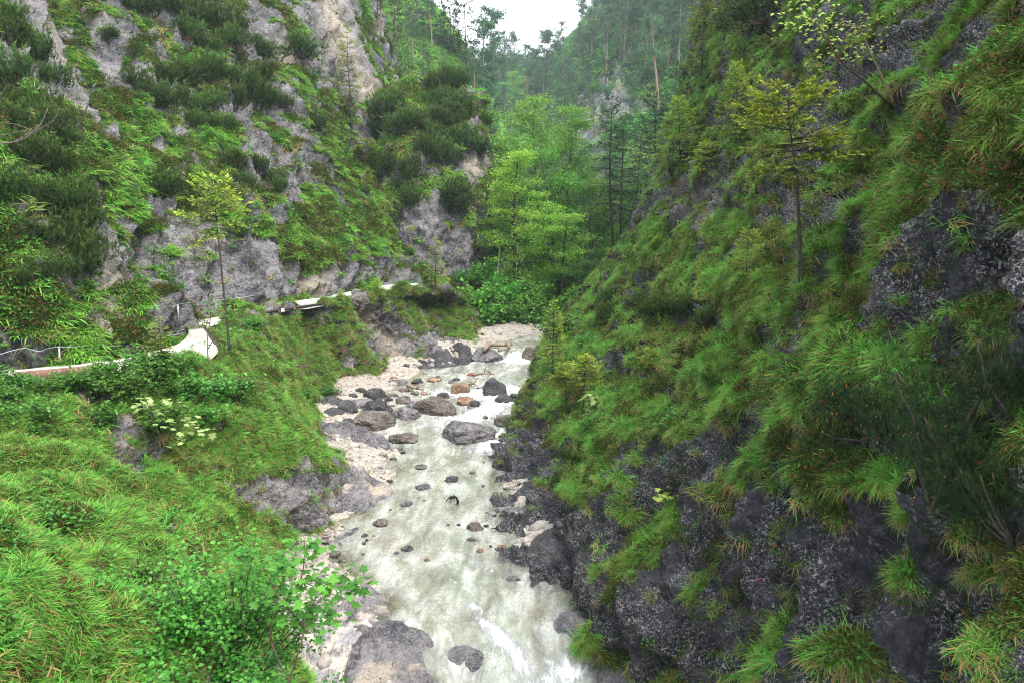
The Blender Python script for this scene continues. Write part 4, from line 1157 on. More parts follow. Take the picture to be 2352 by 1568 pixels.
def make_shrub(seed, R=1.2, H=1.2, stems=22, n=2600, ll=.085, mat=None, name='leafy_shrub', bark=None, sr=.012):
    rs = np.random.RandomState(seed); g = Geo(); t = Geo(); arms = []
    for k in range(stems):
        a = rs.uniform(0, 6.28); e = rs.uniform(.15, .9)
        L = math.hypot(H, R * (1 - e) * .9) * rs.uniform(.7, 1.05)
        P = limb(rs, (rs.normal(0, .05), rs.normal(0, .05), -.1), (math.cos(a) * R * (1 - e), math.sin(a) * R * (1 - e), H * e + .25), L, 7, .1, .02)
        t.tube(P, np.linspace(sr, sr * .2, 8), 4); arms.append(P)
        for q in range(4):
            f = rs.uniform(.3, .9); c = along(P, np.array([f]))[0]; b = rs.uniform(0, 6.28)
            S = limb(rs, c, (math.cos(b), math.sin(b), .4), L * .33 * (1.2 - f), 4, .15, .03)
            t.tube(S, np.linspace(sr * .35, sr * .1, 5), 3); arms.append(S)
    k = rs.randint(0, len(arms), n)
    f = rs.uniform(.3, 1, n)
    o = np.stack([along(arms[a], np.array([b]))[0] for a, b in zip(k, f)]) + rs.normal(0, .055 * R, (n, 3))
    d = rs.normal(0, 1, (n, 3)); d[:, 2] = d[:, 2] * .35 - .15
    h = np.clip(o[:, 2] / H, 0, 1)
    g.leaves(o, unit(d), unit(np.array([0, -.15, 1.]) + rs.normal(0, .42, (n, 3))), ll * rs.uniform(.55, 1.15, n), ll * .72 * rs.uniform(.8, 1.1, n), np.clip(.15 + .5 * h + rs.uniform(-.2, .35, n), 0, 1))
    root = thing(name, 'x', 'shrub')
    link('stems', t.mesh(name + '_stems', [bark or B_TWIG]), root)
    link('leaves', g.mesh(name + '_leaves', [mat or F_SHRUB]), root)
    root['h0'] = H
    return root

_used = set()
RZ = random.Random(5)
def put(proto, loc, s, label, group=None, rz=None, tilt=(0, 0), sx=1.):
    """the first use takes the prototype itself, later ones copy it"""
    rz = RZ.uniform(0, 6.28) if rz is None else rz
    if proto.name not in _used:
        _used.add(proto.name); o = proto
        o['label'] = label
        if group: o['group'] = group
    else:
        o = dup(proto, label=label)
        if group: o['group'] = group
        elif 'group' in o.keys(): del o['group']
    o.location = loc; o.rotation_euler = (tilt[0], tilt[1], rz); o.scale = (s * sx, s * sx, s)
    return o

def tree_at(proto, px, py, top, label, group=None, Y=None, ymin=0., sx=1., rz=None, tilt=(0, 0)):
    """stand a plant on the ground at its foot pixel, tall enough to reach the pixel row 'top'"""
    if Y is None:
        p, _ = hit(px, py, ymin)
        if p is None: print('NOHIT', px, py, label); return None
        p = np.array(p)
    else: p = at(px, py, Y)
    t = p[1] * cp - (p[2] - CAM[2]) * sp_
    h = (py - top) / FPX * t / cp
    return put(proto, p, h / proto['h0'], label, group, rz, tilt, sx)

DP = [make_dwarf_pine(100, 1.1, .8, 380, 12, .17, .028), make_dwarf_pine(101, 1.0, 1.0, 380, 12, .17, .028), make_dwarf_pine(102, 1.3, .75, 420, 12, .17, .028)]
def pines(lst, label, group, ymin=0., h=1.25):
    for k, (px, py, w) in enumerate(lst):
        p, nrm = hit(px, py, ymin)
        if p is None: continue
        t = p.y * cp - (p.z - CAM[2]) * sp_
        s = w * 1.2 / FPX * t / 2.2
        nrm = Vector(nrm)
        if nrm.dot(Vector(CAM) - p) < 0: nrm = -nrm
        loc = p - Vector((0, 0, .25 * s))
        o = put(DP[(k * 7 + int(px)) % 3], loc, s, label, group, None, (nrm.y * -.35, nrm.x * .35))
        o.scale = (s, s, s * RZ.uniform(.85, 1.15) * h)

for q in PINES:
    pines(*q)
# ---- spruces
SB = make_spruce(205, 5., .68, 1.1, 10, 5, 11, 7, .12, .04, top_flat=1.0, droop=.12, trunk_r=.04, gap=.12)
SP = [make_spruce(200, 5., .58, 1.35, 13, 6, 15, 8, .11, .045, top_flat=1.0, droop=.07, trunk_r=.05, gap=.12),            # flat topped hero
      make_spruce(201, 5., .2, 1.0, 18, 5, 10, 6, .11, .035, droop=.1),                                      # slender
      make_spruce(202, 3., .12, 1.35, 14, 7, 12, 7, .1, .035, top_flat=.5, droop=.05),                       # low broad
      make_spruce(203, 5., .15, 1.9, 16, 7, 14, 7, .14, .045, droop=.16, tipbright=.8)]                     # drooping broad
tree_at(SP[0], 1840, 655, 222, 'tall spruce with bare lower trunk and yellow-green flat crown on the right slope', sx=1.15, tilt=(0, -.03), rz=1.)
tree_at(SP[2], 1712, 655, 530, 'low broad bright green spruce left of the tall bare trunked spruce', sx=.9)
tree_at(SP[3], 1690, 340, 150, 'drooping pale green spruce above the brown rock nose of the right slope', sx=.85)
tree_at(SP[3], 1610, 180, -10, 'tall drooping spruce at the top of the right slope beside the sky gap', sx=.7)
tree_at(SP[3], 1560, 400, 230, 'wide spruce on the rocky skyline of the right slope', sx=1.1)
tree_at(SP[2], 1620, 420, 330, 'small spreading spruce on the edge of the right slope below the drooping spruce', sx=1.4)
tree_at(SP[1], 1268, 870, 690, 'slender spruce leaning over the stream bend at the foot of the right slope', sx=1.0)
tree_at(SP[0], 1338, 950, 815, 'young flat topped spruce on the green bank, right one of the streamside pair', sx=1.3)
tree_at(SP[0], 1300, 960, 832, 'young flat topped spruce on the green bank, left one of the streamside pair', sx=1.2)
tree_at(SP[0], 1482, 890, 800, 'little flat topped spruce standing alone on the middle right slope', sx=1.2)
tree_at(SP[0], 1505, 590, 545, 'tiny spruce on the grassy slope below the rocky skyline', sx=1.5)
tree_at(SP[2], 1560, 570, 520, 'tiny bright spruce on the green slope left of the rock nose', sx=1.)
tree_at(SP[1], 1858, 625, 575, 'tiny seedling spruce right of the tall bare trunk', sx=1.2)
tree_at(SB, 528, 815, 418, 'slender spruce beside the footpath with long bare trunk and small yellow-green top', sx=.85, rz=2.)
tree_at(SP[1], 375, 845, 728, 'bushy young larch-green spruce among the shrubs beside the path', sx=1.5)
tree_at(SP[2], 866, 690, 640, 'small bright spruce at the outer edge of the path beyond the boardwalk', sx=1.)
tree_at(SP[1], 780, 722, 668, 'small spruce below the path on the middle grassy bank', sx=1.3)
tree_at(SP[1], 1000, 660, 548, 'yellow-green spruce at the end of the path below the knoll', sx=1.25)
tree_at(SP[1], 842, 450, 388, 'small light green spruce in the grassy gully left of the knoll', sx=1.5)
tree_at(SP[0], 838, 390, 322, 'ragged small spruce on the gully side left of the knoll', sx=1.6)
tree_at(SP[2], 712, 455, 425, 'tiny yellow-green spruce on the grassy rib of the left wall', sx=1.2)
tree_at(SP[2], 1010, 725, 712, 'tiny yellow spruce on the far grassy bank', sx=1.4)
tree_at(SP[1], 808, 300, 70, 'tall narrow spruce with bare trunk in front of the pale rock spur', sx=.8, ymin=40)
tree_at(SP[2], 245, 1490, 1460, 'tiny pale yellow spruce seedling in the foreground grass', sx=1.2)

TS = [make_spruce(210, 16., .15, 3.0, 26, 5, 9, 5, .38, .12, F_SPRUCED, .15, .8, name='tall_spruce', trunk_r=.045, gap=.1),
      make_spruce(211, 16., .3, 2.6, 22, 4, 8, 5, .36, .12, F_SPRUCED, .1, .9, name='tall_spruce', trunk_r=.045, gap=.25),
      make_spruce(212, 14., .05, 2.2, 26, 5, 8, 5, .42, .17, F_SPRUCED, .12, .5, name='tall_spruce', trunk_r=.055, gap=.35, dead=False)]
for o in TS: o['category'] = 'spruce'
tree_at(TS[1], 1408, 625, 240, 'tall dark trunked spruce in the valley, left and taller of the central pair', Y=62, sx=1.1)
tree_at(TS[1], 1428, 600, 285, 'tall spruce in the valley just right of the taller central spruce', Y=66, sx=1.1)
for x, b, t_, Y in [(1500, 560, 220, 74), (1460, 520, 280, 80), (1540, 520, 170, 82), (1340, 560, 320, 86), (1290, 420, 215, 130), (1310, 330, 200, 165)]:
    tree_at(TS[0], x, b, t_, 'dense dark spruce standing behind the central pair on the valley side', 'dense spruces on the right valley side', Y=Y)
SK = [make_scots(220, 14, .5), make_scots(221, 15, .6, 2.8, 24), make_scots(222, 13, .4, 2.4, 34, 50, red=False)]
# ragged skyline trees on the left hill
for x, b, t_, lb in [(955, 160, -60, 'first'), (985, 150, -40, ''), (1012, 190, 8, ''), (1041, 170, 0, ''), (1040, 210, -30, ''), (1074, 230, -40, '')]:
    tree_at(TS[2], x, b, t_, 'thin ragged spruce against the white sky on the left hill', 'thin ragged skyline spruces', Y=130, sx=.75)
tree_at(SK[0], 1090, 235, 105, 'red trunked pine at the right end of the left hill beside the sky gap', Y=100, sx=1.0, rz=0)
tree_at(SK[2], 1068, 240, 115, 'dark crowned pine just left of the red trunked pine', Y=104, sx=1.0)
for x, b, t_ in [(890, 150, 60), (905, 130, -20), (930, 110, -40), (860, 170, 30), (920, 230, 120), (840, 120, 10), (970, 230, 70), (985, 250, 130), (1010, 240, 160), (940, 190, 80), (960, 290, 200), (1030, 260, 190), (1000, 300, 215), (880, 260, 150), (1020, 190, 110), (1050, 250, 170)]:
    tree_at(TS[(x // 10) % 2], x, b, t_, 'slim spruce on the steep green left hill behind the knoll', 'spruces on the left hill', ymin=72, sx=.9)
for x, b, t_ in [(950, 170, 20), (910, 90, -60), (875, 90, -30), (992, 120, -30), (868, 60, -80)]:
    tree_at(SK[1], x, b, t_, 'bare trunked pine near the top of the left hill', 'bare trunked pines on the left hill', ymin=74, sx=.8)

# far right forested slope
tree_at(SK[0], 1254, 215, 68, 'tall umbrella pine on the skyline, left one of two above the green clearing', Y=240, sx=.95)
tree_at(SK[1], 1284, 190, 52, 'tall umbrella pine on the skyline, right one of two above the green clearing', Y=250, sx=.95)
tree_at(SK[0], 1513, 250, 30, 'leaning red trunked pine on the right slope shoulder', Y=130, tilt=(0, -.12), rz=0)
row = 0
rk = random.Random(12)
def hill_forest(n, poly, lab, grp, kinds, hs, ymin=70, seed=1, sx=1.):
    r = random.Random(seed); c = 0; tries = 0; pts = []
    while c < n and tries < 5000:
        tries += 1
        x, y = r.uniform(poly[0], poly[2]), r.uniform(poly[1], poly[3])
        if len(poly) > 4 and not poly[4](x, y): continue
        if any(abs(x - a) < 11 and abs(y - b) < 16 for a, b in pts): continue
        p, _ = hit(x, y, ymin)
        if p is None or p.y > 360: continue
        pts.append((x, y))
        k = r.choice(kinds); h = r.uniform(*hs)
        put(k, p - Vector((0, 0, .3)), h / k['h0'], lab, grp, sx=sx); c += 1
hill_forest(40, (1330, 60, 1600, 200, lambda x, y: y < 200), 'hazy pine in the forest on the far right slope below the sky', 'hazy pines on the far right slope', SK + [TS[1]], (13, 20), 100, 2)
hill_forest(26, (1400, -60, 1640, 60), 'hazy tall pine at the top of the far right slope', 'hazy pines at the top of the far right slope', SK, (14, 21), 100, 3)
hill_forest(22, (1120, 195, 1330, 300, lambda x, y: not (1255 < x < 1300 and y < 200)), 'hazy conifer in the valley head below the distant ridge', 'hazy conifers in the valley head', SK + [TS[0]], (14, 21), 120, 4)
hill_forest(12, (1330, 190, 1520, 330), 'small pine clinging to the pale cliffs of the far right slope', 'pines among the pale cliffs', [SK[2], TS[1]], (7, 12), 100, 5)
hill_forest(12, (1100, 240, 1340, 420), 'dark conifer behind the leafy crowns in the valley', 'dark conifers behind the leafy crowns', [TS[0], SK[2]], (12, 17), 100, 6)
# distant ridge
rr_ = random.Random(8)
for k in range(34):
    x = 1112 + k * 7.2 + rr_.uniform(-3, 3); base_y = 165 - (x - 1112) * .14
    tree_at(TS[0], x, base_y + 12, base_y - rr_.uniform(16, 42) , 'small blue-hazed conifer on the distant ridge', 'conifers on the distant ridge', Y=385 + rr_.uniform(-12, 12), sx=1.1)

# ---- broadleaf trees
MA = make_decid(300, 11., .12, 3.2, 34, 8, 30, .18, F_MAPLE, .25, 1, padr=.5, rise=.6, name='maple_tree', trunk_r=.17, bright=1.1)
MB = make_decid(301, 9., .12, 2.7, 33, 8, 28, .18, F_MAPLE, .25, 3, padr=.5, rise=.6, name='maple_tree', trunk_r=.2, bright=.9)
tree_at(MA, 1180, 665, 338, 'tall layered maple with bright yellow-green crown at the stream bend', Y=60, sx=.9, rz=1.2)
tree_at(MB, 1285, 665, 425, 'several stemmed maple with pale green crown right of the tall layered maple', Y=61, sx=1.0)
BE = [make_decid(310, 11., .15, 3.8, 30, 7, 26, .26, F_BEECH, .35, 1, padr=.6, rise=.7, name='beech_tree', trunk_r=.15, bright=.75),
      make_decid(311, 9., .1, 3.6, 26, 7, 26, .26, F_BEECH, .35, 2, padr=.6, rise=.6, name='beech_tree', trunk_r=.15, bright=.6)]
tree_at(BE[0], 1230, 500, 225, 'big rounded light green beech behind the maples', Y=82, sx=1.1)
tree_at(BE[1], 1150, 500, 245, 'light green leafy tree beside the knoll cliff', Y=78, sx=.9)
tree_at(BE[0], 1300, 520, 250, 'tall light green tree right of the rounded beech', Y=76, sx=.8)
tree_at(BE[1], 1270, 560, 330, 'blue-green leafy tree between the maple crowns', Y=70, sx=.9)
tree_at(BE[1], 1195, 600, 300, 'leafy tree directly behind the tall maple crown', Y=74, sx=.8)
tree_at(BE[1], 1350, 600, 400, 'dark leafy tree behind the right maple', Y=72, sx=1.)
tree_at(BE[0], 1460, 640, 470, 'leafy tree in the dark valley right of the spruce pair', Y=68, sx=1.)
tree_at(BE[1], 1380, 690, 560, 'low leafy tree at the foot of the spruce pair', Y=64, sx=1.2)
tree_at(BE[0], 1185, 235, 165, 'round topped yellow-green tree below the distant ridge', Y=195, sx=.9)
tree_at(BE[1], 1150, 260, 185, 'pale rounded tree at the valley head', Y=220, sx=1.3)
tree_at(BE[0], 1110, 300, 205, 'leafy tree on the corner of the knoll', Y=76, sx=.8)
tree_at(BE[0], 1060, 215, 165, 'small yellow-green tree behind the knoll top', Y=80, sx=1.0)

LS = [make_shrub(320, 1.9, 2.0, 22, 2600, .2, F_BEECH, 'leafy_bush', sr=.03), make_shrub(321, 2.1, 1.6, 22, 2600, .19, F_BEECH, 'leafy_bush', sr=.03)]
for x, b, t_, Y, lb in [(1085, 748, 640, 53, 'leafy green bush at the end of the left bank'), (1130, 752, 650, 54, 'leafy bush under the wooden stairs'), (1180, 755, 655, 54.5, 'dark leafy bush overhanging the gravel beach'),
                        (1230, 755, 650, 55.5, 'bright leafy bush at the upstream end of the gravel beach'), (1155, 705, 620, 57, 'leafy bush hiding the foot of the tall maple'), (1210, 700, 610, 58, 'pale leaved bush between the two maples'),
                        (1290, 755, 660, 57, 'leafy bush behind the leaning streamside spruce'), (1330, 725, 640, 56, 'grey-green leafy bush at the rim of the right bank'), (1100, 660, 590, 59, 'leafy bush against the dark cliff foot'),
                        (1060, 705, 650, 51.5, 'low bush on the crest of the far left bank'), (1370, 660, 590, 66, 'leafy bush at the base of the two tall spruces'), (1300, 660, 600, 64, 'low leafy bush below the right maple'), (1255, 700, 640, 63, 'leafy bush beside the multi stemmed maple foot')]:
    tree_at(LS[x % 2], x, b, t_, lb, Y=Y, sx=.9)
SS = [make_shrub(330, .8, .75, 18, 1500, .075, F_SHRUB, 'leafy_shrub', sr=.01), make_shrub(331, .9, .6, 16, 1500, .07, F_SHRUB, 'leafy_shrub', sr=.01)]
for x, b, t_, lb in [(60, 905, 845, 'low shrub in front of the boardwalk left end'), (110, 900, 858, 'low leafy sprout below the boardwalk beam'), (385, 850, 790, 'leafy shrub over the near path edge left of the bend'), (430, 845, 800, 'low leafy shrub at the near corner of the path bend'), (150, 905, 830, 'leafy shrub in front of the boardwalk middle'), (215, 890, 815, 'light leafy shrub over the boardwalk end post'), (270, 880, 800, 'leafy shrub between boardwalk and young spruce'), (330, 860, 780, 'tall leafy shrub hiding the near path'), (5, 900, 820, 'leafy sprout at the very left edge by the path'), (300, 920, 830, 'leafy shrub in front of the boardwalk end'), (360, 900, 810, 'leafy shrub left of the young larch-green spruce'), (420, 930, 830, 'leafy shrub below the path bend'),
                     (480, 930, 835, 'leafy shrub at the foot of the slender path spruce'), (540, 920, 840, 'leafy shrub on the crest of the green shoulder'), (240, 990, 900, 'leafy shrub below the boardwalk'),
                     (80, 990, 890, 'leafy herb shrub in front of the boardwalk post'), (350, 990, 900, 'dark leafy shrub in the middle of the near bank'), (450, 990, 910, 'low shrub on the near grassy shoulder'),
                     (590, 760, 720, 'low shrub at the outer edge of the path behind the slender trunk'), (700, 920, 880, 'leafy shrub at the foot of the left shoulder beside the gravel'), (745, 905, 875, 'low shrub behind the dark boulders'),
                     (20, 930, 870, 'leafy shrub at the left edge under the boardwalk'), (1350, 800, 760, 'small leafy shrub on the rim of the right bank'), (1300, 870, 810, 'leafy shrub behind the young spruce pair'),
                     (1560, 990, 920, 'pale twiggy shrub on the right slope'), (1290, 780, 700, 'leafy shrub at the head of the right bank'), (1640, 880, 830, 'small leafed shrub above the dark right overhang'), (1370, 990, 930, 'leafy shrub in the grass below the streamside spruces'), (1790, 420, 390, 'small leafy shrub under the tall spruce crown')]:
    tree_at(SS[x % 2], x, b, t_, lb, sx=1.1)

# foreground hazel and its neighbours
HZ = make_shrub(340, 1.1, 1.9, 34, 9500, .055, F_SHRUB, 'hazel_shrub', sr=.014)
put(HZ, at(500, 1620, 7.4), 1.15, 'large many stemmed hazel shrub in the left foreground beside the gravel beach', rz=.5)
H2 = make_shrub(341, .6, 1.0, 14, 1100, .055, F_SHRUB, 'hazel_shrub', sr=.012)
put(H2, at(330, 1400, 9.0), 1.0, 'sparse dark stemmed shrub left of the large hazel', rz=.5)

def pts(*q): return [at(*p) for p in q]
make_sapling(350, [pts((640, 1640, 6.6), (690, 1480, 6.8), (720, 1380, 7.0), (800, 1310, 7.2)), pts((660, 1560, 6.7), (620, 1440, 6.9), (690, 1330, 7.1), (700, 1240, 7.2)), pts((700, 1440, 6.9), (640, 1370, 6.9), (600, 1290, 7.0))],
             pts((800, 1330, 7.2), (830, 1350, 7.2), (780, 1370, 7.1), (740, 1350, 7), (720, 1390, 7), (690, 1345, 7.1), (750, 1400, 7), (700, 1290, 7.2), (680, 1245, 7.2), (720, 1262, 7.2), (670, 1370, 6.9), (640, 1390, 6.9), (620, 1300, 7), (590, 1280, 7), (740, 1430, 7), (660, 1410, 6.9), (770, 1320, 7.1), (710, 1330, 7.2)),
             .105, F_HERB, True, 'maple_sapling', label='maple sapling with broad lobed leaves reaching over the grey slab', clump=11, spread=.12)
make_sapling(351, [pts((375, 1040, 16), (400, 980, 16), (440, 930, 16), (470, 900, 16)), pts((380, 1030, 16), (350, 960, 16), (330, 920, 16))],
             pts((330, 930, 16), (370, 945, 16), (400, 925, 16), (430, 960, 16), (350, 915, 16), (450, 985, 16), (410, 1010, 16), (380, 965, 16), (470, 990, 16)),
             .17, F_PALE, True, 'maple_sapling', label='pale yellowish maple sapling on the near left bank', clump=6, spread=.2)
q0 = hit(2058, 245)[0]; Yq = q0.y
make_sapling(352, [[np.array(q0)] + pts((2030, 190, Yq - .2), (1990, 100, Yq - .5), (1970, 60, Yq - .7))],
             pts((1960, 60, Yq - .8), (1990, 50, Yq - .7), (1930, 45, Yq - .7), (1980, 90, Yq - .6), (1940, 80, Yq - .7), (1910, 60, Yq - .7), (1990, 110, Yq - .5), (1950, 110, Yq - .6)),
             .11, F_YELLOW, False, 'leafy_sapling', B_DEAD, label='tan stemmed sapling leaning left at upper right, crown of yellow-green leaves', clump=17, spread=.26, r=.03)
make_sapling(353, [[np.array(q0) + [-.05, 0, -.05]] + pts((1990, 190, Yq - .5), (1930, 140, Yq - .9), (1880, 60, Yq - 1.1), (1860, 0, Yq - 1.2))],
             pts((1870, 30, Yq - 1.1), (1840, 20, Yq - 1.1), (1880, 60, Yq - 1.1), (1900, 90, Yq - 1), (1850, 60, Yq - 1.1), (1830, 50, Yq - 1.1), (1880, 0, Yq - 1.1), (1920, 130, Yq - .9)),
             .11, F_YELLOW, False, 'leafy_sapling', B_TWIG, label='dark stemmed sapling bending far left beside the tan stem at upper right', clump=15, spread=.26, r=.028)
q1 = hit(1540, 1185)[0]
make_sapling(354, [[np.array(q1)] + pts((1536, 1160, q1.y - .1), (1525, 1135, q1.y - .15))], pts((1525, 1135, q1.y - .15), (1510, 1142, q1.y - .15), (1540, 1140, q1.y - .15)), .16, F_YELLOW, True, 'maple_sapling', label='tiny yellow-green maple seedling on the dark wet rock', clump=6, spread=.1)
q2 = hit(480, 850)[0]
make_sapling(355, [[np.array(q2)] + pts((476, 780, q2.y), (485, 720, q2.y), (482, 690, q2.y)), pts((478, 800, q2.y), (500, 770, q2.y), (540, 760, q2.y))],
             pts((482, 695, q2.y), (475, 715, q2.y), (495, 730, q2.y), (470, 740, q2.y), (540, 760, q2.y), (520, 765, q2.y), (460, 790, q2.y), (490, 700, q2.y)), .16, F_HERB, False, 'leafy_sapling', label='thin leafy sapling rising in front of the white path bend', clump=7, spread=.14, r=.015)
q3 = hit(1365, 950)[0]
make_sapling(356, [[np.array(q3)] + pts((1352, 925, q3.y - .1), (1350, 905, q3.y - .2))], pts((1350, 915, q3.y - .2), (1345, 905, q3.y - .2), (1362, 910, q3.y - .2)), .25, F_PALE, True, 'maple_sapling', label='single pale maple seedling in grass right of the streamside spruces', clump=4, spread=.1)
YW = hit(2200, 930)[0].y - .75
make_sapling(357, [pts((2250, 1000, YW), (2200, 900, YW), (2130, 830, YW)), pts((2260, 1010, YW), (2290, 920, YW), (2340, 880, YW))],
             pts((2120, 820, YW), (2150, 850, YW), (2190, 870, YW), (2170, 900, YW), (2220, 930, YW), (2270, 900, YW), (2300, 930, YW), (2340, 900, YW), (2250, 960, YW), (2320, 960, YW), (2100, 870, YW), (2230, 900, YW)),
             .065, F_HERB, False, 'willow_shrub', label='light green willow shrub in front of the dark pines at right', cat='shrub', clump=12, spread=.08, r=.008, wr=.4)

def wl(px, py, off):   # a point just in front of the ground seen at a pixel
    p, n_ = hit(px, py); p = np.array(p); d = unit(np.array(CAM) - p); return p + d * off
# near dark pines at lower right, with orange male cones
for k, (px, py, Y, s, lb) in enumerate([(2040, 1010, 8.0, 1.0, 'dark mountain pine with orange cones leaning over the lower right cliff'), (2200, 1080, 7.4, 1.1, 'large dark mountain pine at the right edge behind the willow shrub'),
                                        (2340, 1010, 6.8, 1.0, 'tall dark mountain pine at the right edge of the photo'), (2140, 1170, 7.5, .9, 'low mountain pine hanging over the shadowed right cliff'), (2330, 1250, 6.6, .8, 'mountain pine low on the right edge above the dark rock'),
                                        (1960, 960, 9.0, .7, 'small dark mountain pine at the left tip of the pine thicket on the right cliff'), (2260, 1180, 6.9, .8, 'mountain pine in the deepest shade of the right thicket')]):
    rt = make_dwarf_pine(400 + k, .95, .85, 620, 17, .075, .0055)
    [c for c in rt.children if c.name.startswith('needles')][0].data.materials[0] = F_PINE_SHADE
    [c for c in rt.children if c.name.startswith('branches')][0].data.materials[0] = B_DARK
    rt.name = 'mountain_pine'; rt['category'] = 'pine bush'; rt['label'] = lb; rt['group'] = 'mountain pines on the right cliff'
    rt.location = wl(px, py, .12); rt.scale = (s, s, s); rt.rotation_euler = (.2, -.35, k)
    if k in (0, 3, 5):
        rs = np.random.RandomState(k); g = Geo(); nme = [c for c in rt.children if c.name.startswith('needles')][0].data
        co = np.zeros(len(nme.vertices) * 3, np.float32); nme.vertices.foreach_get('co', co); co = co.reshape(-1, 3)
        for q in rs.choice(len(co), 90): g.box(co[q], (.005, .005, .009))
        mo, nt = mat_new('orange_cone'); nn = N(nt); nn.out(nn.bsdf((.45, .16, .03), .6)); 
        o = link('cones', g.mesh('orange_cones', [mo]), rt, kind='stuff')

# magenta flowers
mf, nt = mat_new('magenta_petal'); nn = N(nt); nn.out(nn.bsdf((.5, .04, .32), .5))
mstem, nt = mat_new('flower_stem'); nn = N(nt); nn.out(nn.bsdf((.06, .14, .03), .6))
def flower(px, py, lb):
    p, nrm = hit(px, py + 12)
    if p is None: return
    top = at(px, py, p.y - .15)
    h_ = thing('magenta_flower', lb, 'flower', tuple(p))
    d = np.array(top) - np.array(p)
    g = Geo(); g.tube([(0, 0, 0), d * .5 + [0, 0, .02], d], [.004] * 3, 3); link('stem', g.mesh('flower_stem', [mstem]), h_)
    g = Geo()
    for k in range(6):
        a = k * PI / 3; g.leaves(np.array([d]), np.array([[math.cos(a), math.sin(a), .3]]), np.array([[0, 0, 1.]]), .04, .022, .5)
    link('petals', g.mesh('flower_petals', [mf]), h_)
for x, y, lb in [(1992, 5, 'magenta flower at the top edge beside the upper right saplings'), (1942, 190, 'magenta flower left of the sapling foot'), (2036, 252, 'magenta flower just left below the sapling foot'), (1925, 560, 'magenta flower in grass right of the tall spruce trunk'), (1740, 1330, 'small magenta flower on the dark lower cliff'), (1625, 975, 'pink flower above the wet rock on the right slope')]:
    flower(x, y, lb)
# ------------------------------------------------------------------ boulders and slabs
def stone_mat(name, dark, mid, light, sc_=1.0, speck=.5, rough=.45):
    m, nt = mat_new(name); n = N(nt); vec = n.coord()
    oi = n.node('ShaderNodeObjectInfo')
    add = n.node('ShaderNodeVectorMath', operation='ADD'); nt.links.new(vec, add.inputs[0])
    cx = n.node('ShaderNodeCombineXYZ'); nt.links.new(n.math('MULTIPLY', oi.outputs['Random'], 50.), cx.inputs[0]); nt.links.new(cx.outputs[0], add.inputs[1])
    v = add.outputs[0]
    c, h = rock_nodes(n, v, dark, mid, light, speck, sc_)
    n.out(n.bsdf(c, rough, n.bump(h, 1.0, .12 / sc_ * 1.3), .32))
    return m
K_DARK = stone_mat('dark_wet_stone', (.018, .018, .022), (.075, .07, .075), (.34, .32, .31), 1.6, .5, .35)
K_GREY = stone_mat('grey_stone', (.06, .056, .06), (.24, .22, .22), (.5, .48, .45), 1.6, .6)
K_BROWN = stone_mat('brown_stone', (.05, .038, .03), (.19, .15, .13), (.42, .38, .33), 1.6, .6)
K_ORANGE = stone_mat('orange_stone', (.2, .1, .06), (.42, .26, .17), (.55, .45, .36), 1.6, .3)
K_PALE = stone_mat('pale_stone', (.26, .22, .19), (.44, .39, .34), (.56, .52, .47), 2.0, .3, .6)
K_RED = stone_mat('red_stone', (.2, .06, .045), (.36, .13, .09), (.4, .25, .2), 2.0, .2)
K_SLAB = stone_mat('smooth_slab_rock', (.055, .052, .065), (.19, .175, .185), (.5, .46, .42), 1.3, .8, .5)

m, nt = mat_new('water_worn_apron'); n = N(nt); vec = n.coord()
c, h = rock_nodes(n, vec, (.06, .057, .07), (.21, .195, .205), (.5, .46, .42), .8, 1.2)
c = n.mix(n.math('MULTIPLY', n.ramp(n.noise(vec, .7, 6, .65, .6), .5, .62), .85), c, n.mix(n.noise(vec, 6, 5, .7), (.52, .43, .34), (.3, .25, .21)))
c = n.mix(n.ramp(n.noise(vec, 2.4, 3, .5), .70, .74), c, (.04, .06, .01))
n.out(n.bsdf(c, .5, n.bump(h, 1.0, .14), .32))
K_APRON = m
def ico(sub):
    import bmesh
    bm = bmesh.new(); bmesh.ops.create_icosphere(bm, subdivisions=sub, radius=1)
    V = np.array([v.co[:] for v in bm.verts]); F = np.array([[v.index for v in f.verts] for f in bm.faces]); bm.free()
    return V, F
ICO = {k: ico(k) for k in (2, 3, 4, 5)}
def boulder(px, py, w, h, mat, label, seed, flat=None, group=None, cracks=0., name='boulder', dryz=0.):
    p = wpt(px, py + h * .35)
    t = p[1] * cp - (p[2] - CAM[2]) * sp_
    W = w * 1.12 / FPX * t; Hh = h * 1.15 / FPX * t
    sub = 5 if w > 55 else 4 if w > 18 else 3
    V, F = ICO[sub]
    V = V.copy()
    q = V * 1.1 + seed * 3.7
    # facets: clip by random planes
    rs = np.random.RandomState(seed)
    for k in range(9):
        nrm = unit(rs.normal(size=3)); dd_ = rs.uniform(.62, .9)
        ex = V @ nrm - dd_
        V = V - nrm[None] * np.clip(ex, 0, None)[:, None] * .8
    V = V * (1 + .22 * fbm(q, 4)[:, None] + .05 * ridged(q * 2.6, 3)[:, None])
    if cracks: V = V * (1 - cracks * sstep(.06, 0, np.abs(perlin(q * 1.1 + 5)))[:, None])
    V[:, 0] *= W * .53; V[:, 1] *= W * .48; V[:, 2] *= max(Hh * .62, W * .16)
    me = new_mesh('boulder', V, F, [mat], None, True)
    o = link(name, me, None); tag(o, label, 'boulder' if w > 14 else 'stone', group)
    o.location = (p[0], p[1] + W * .2, p[2] + Hh * .12 + dryz); o.rotation_euler = (0, 0, rs.uniform(-.3, .3))
    return o
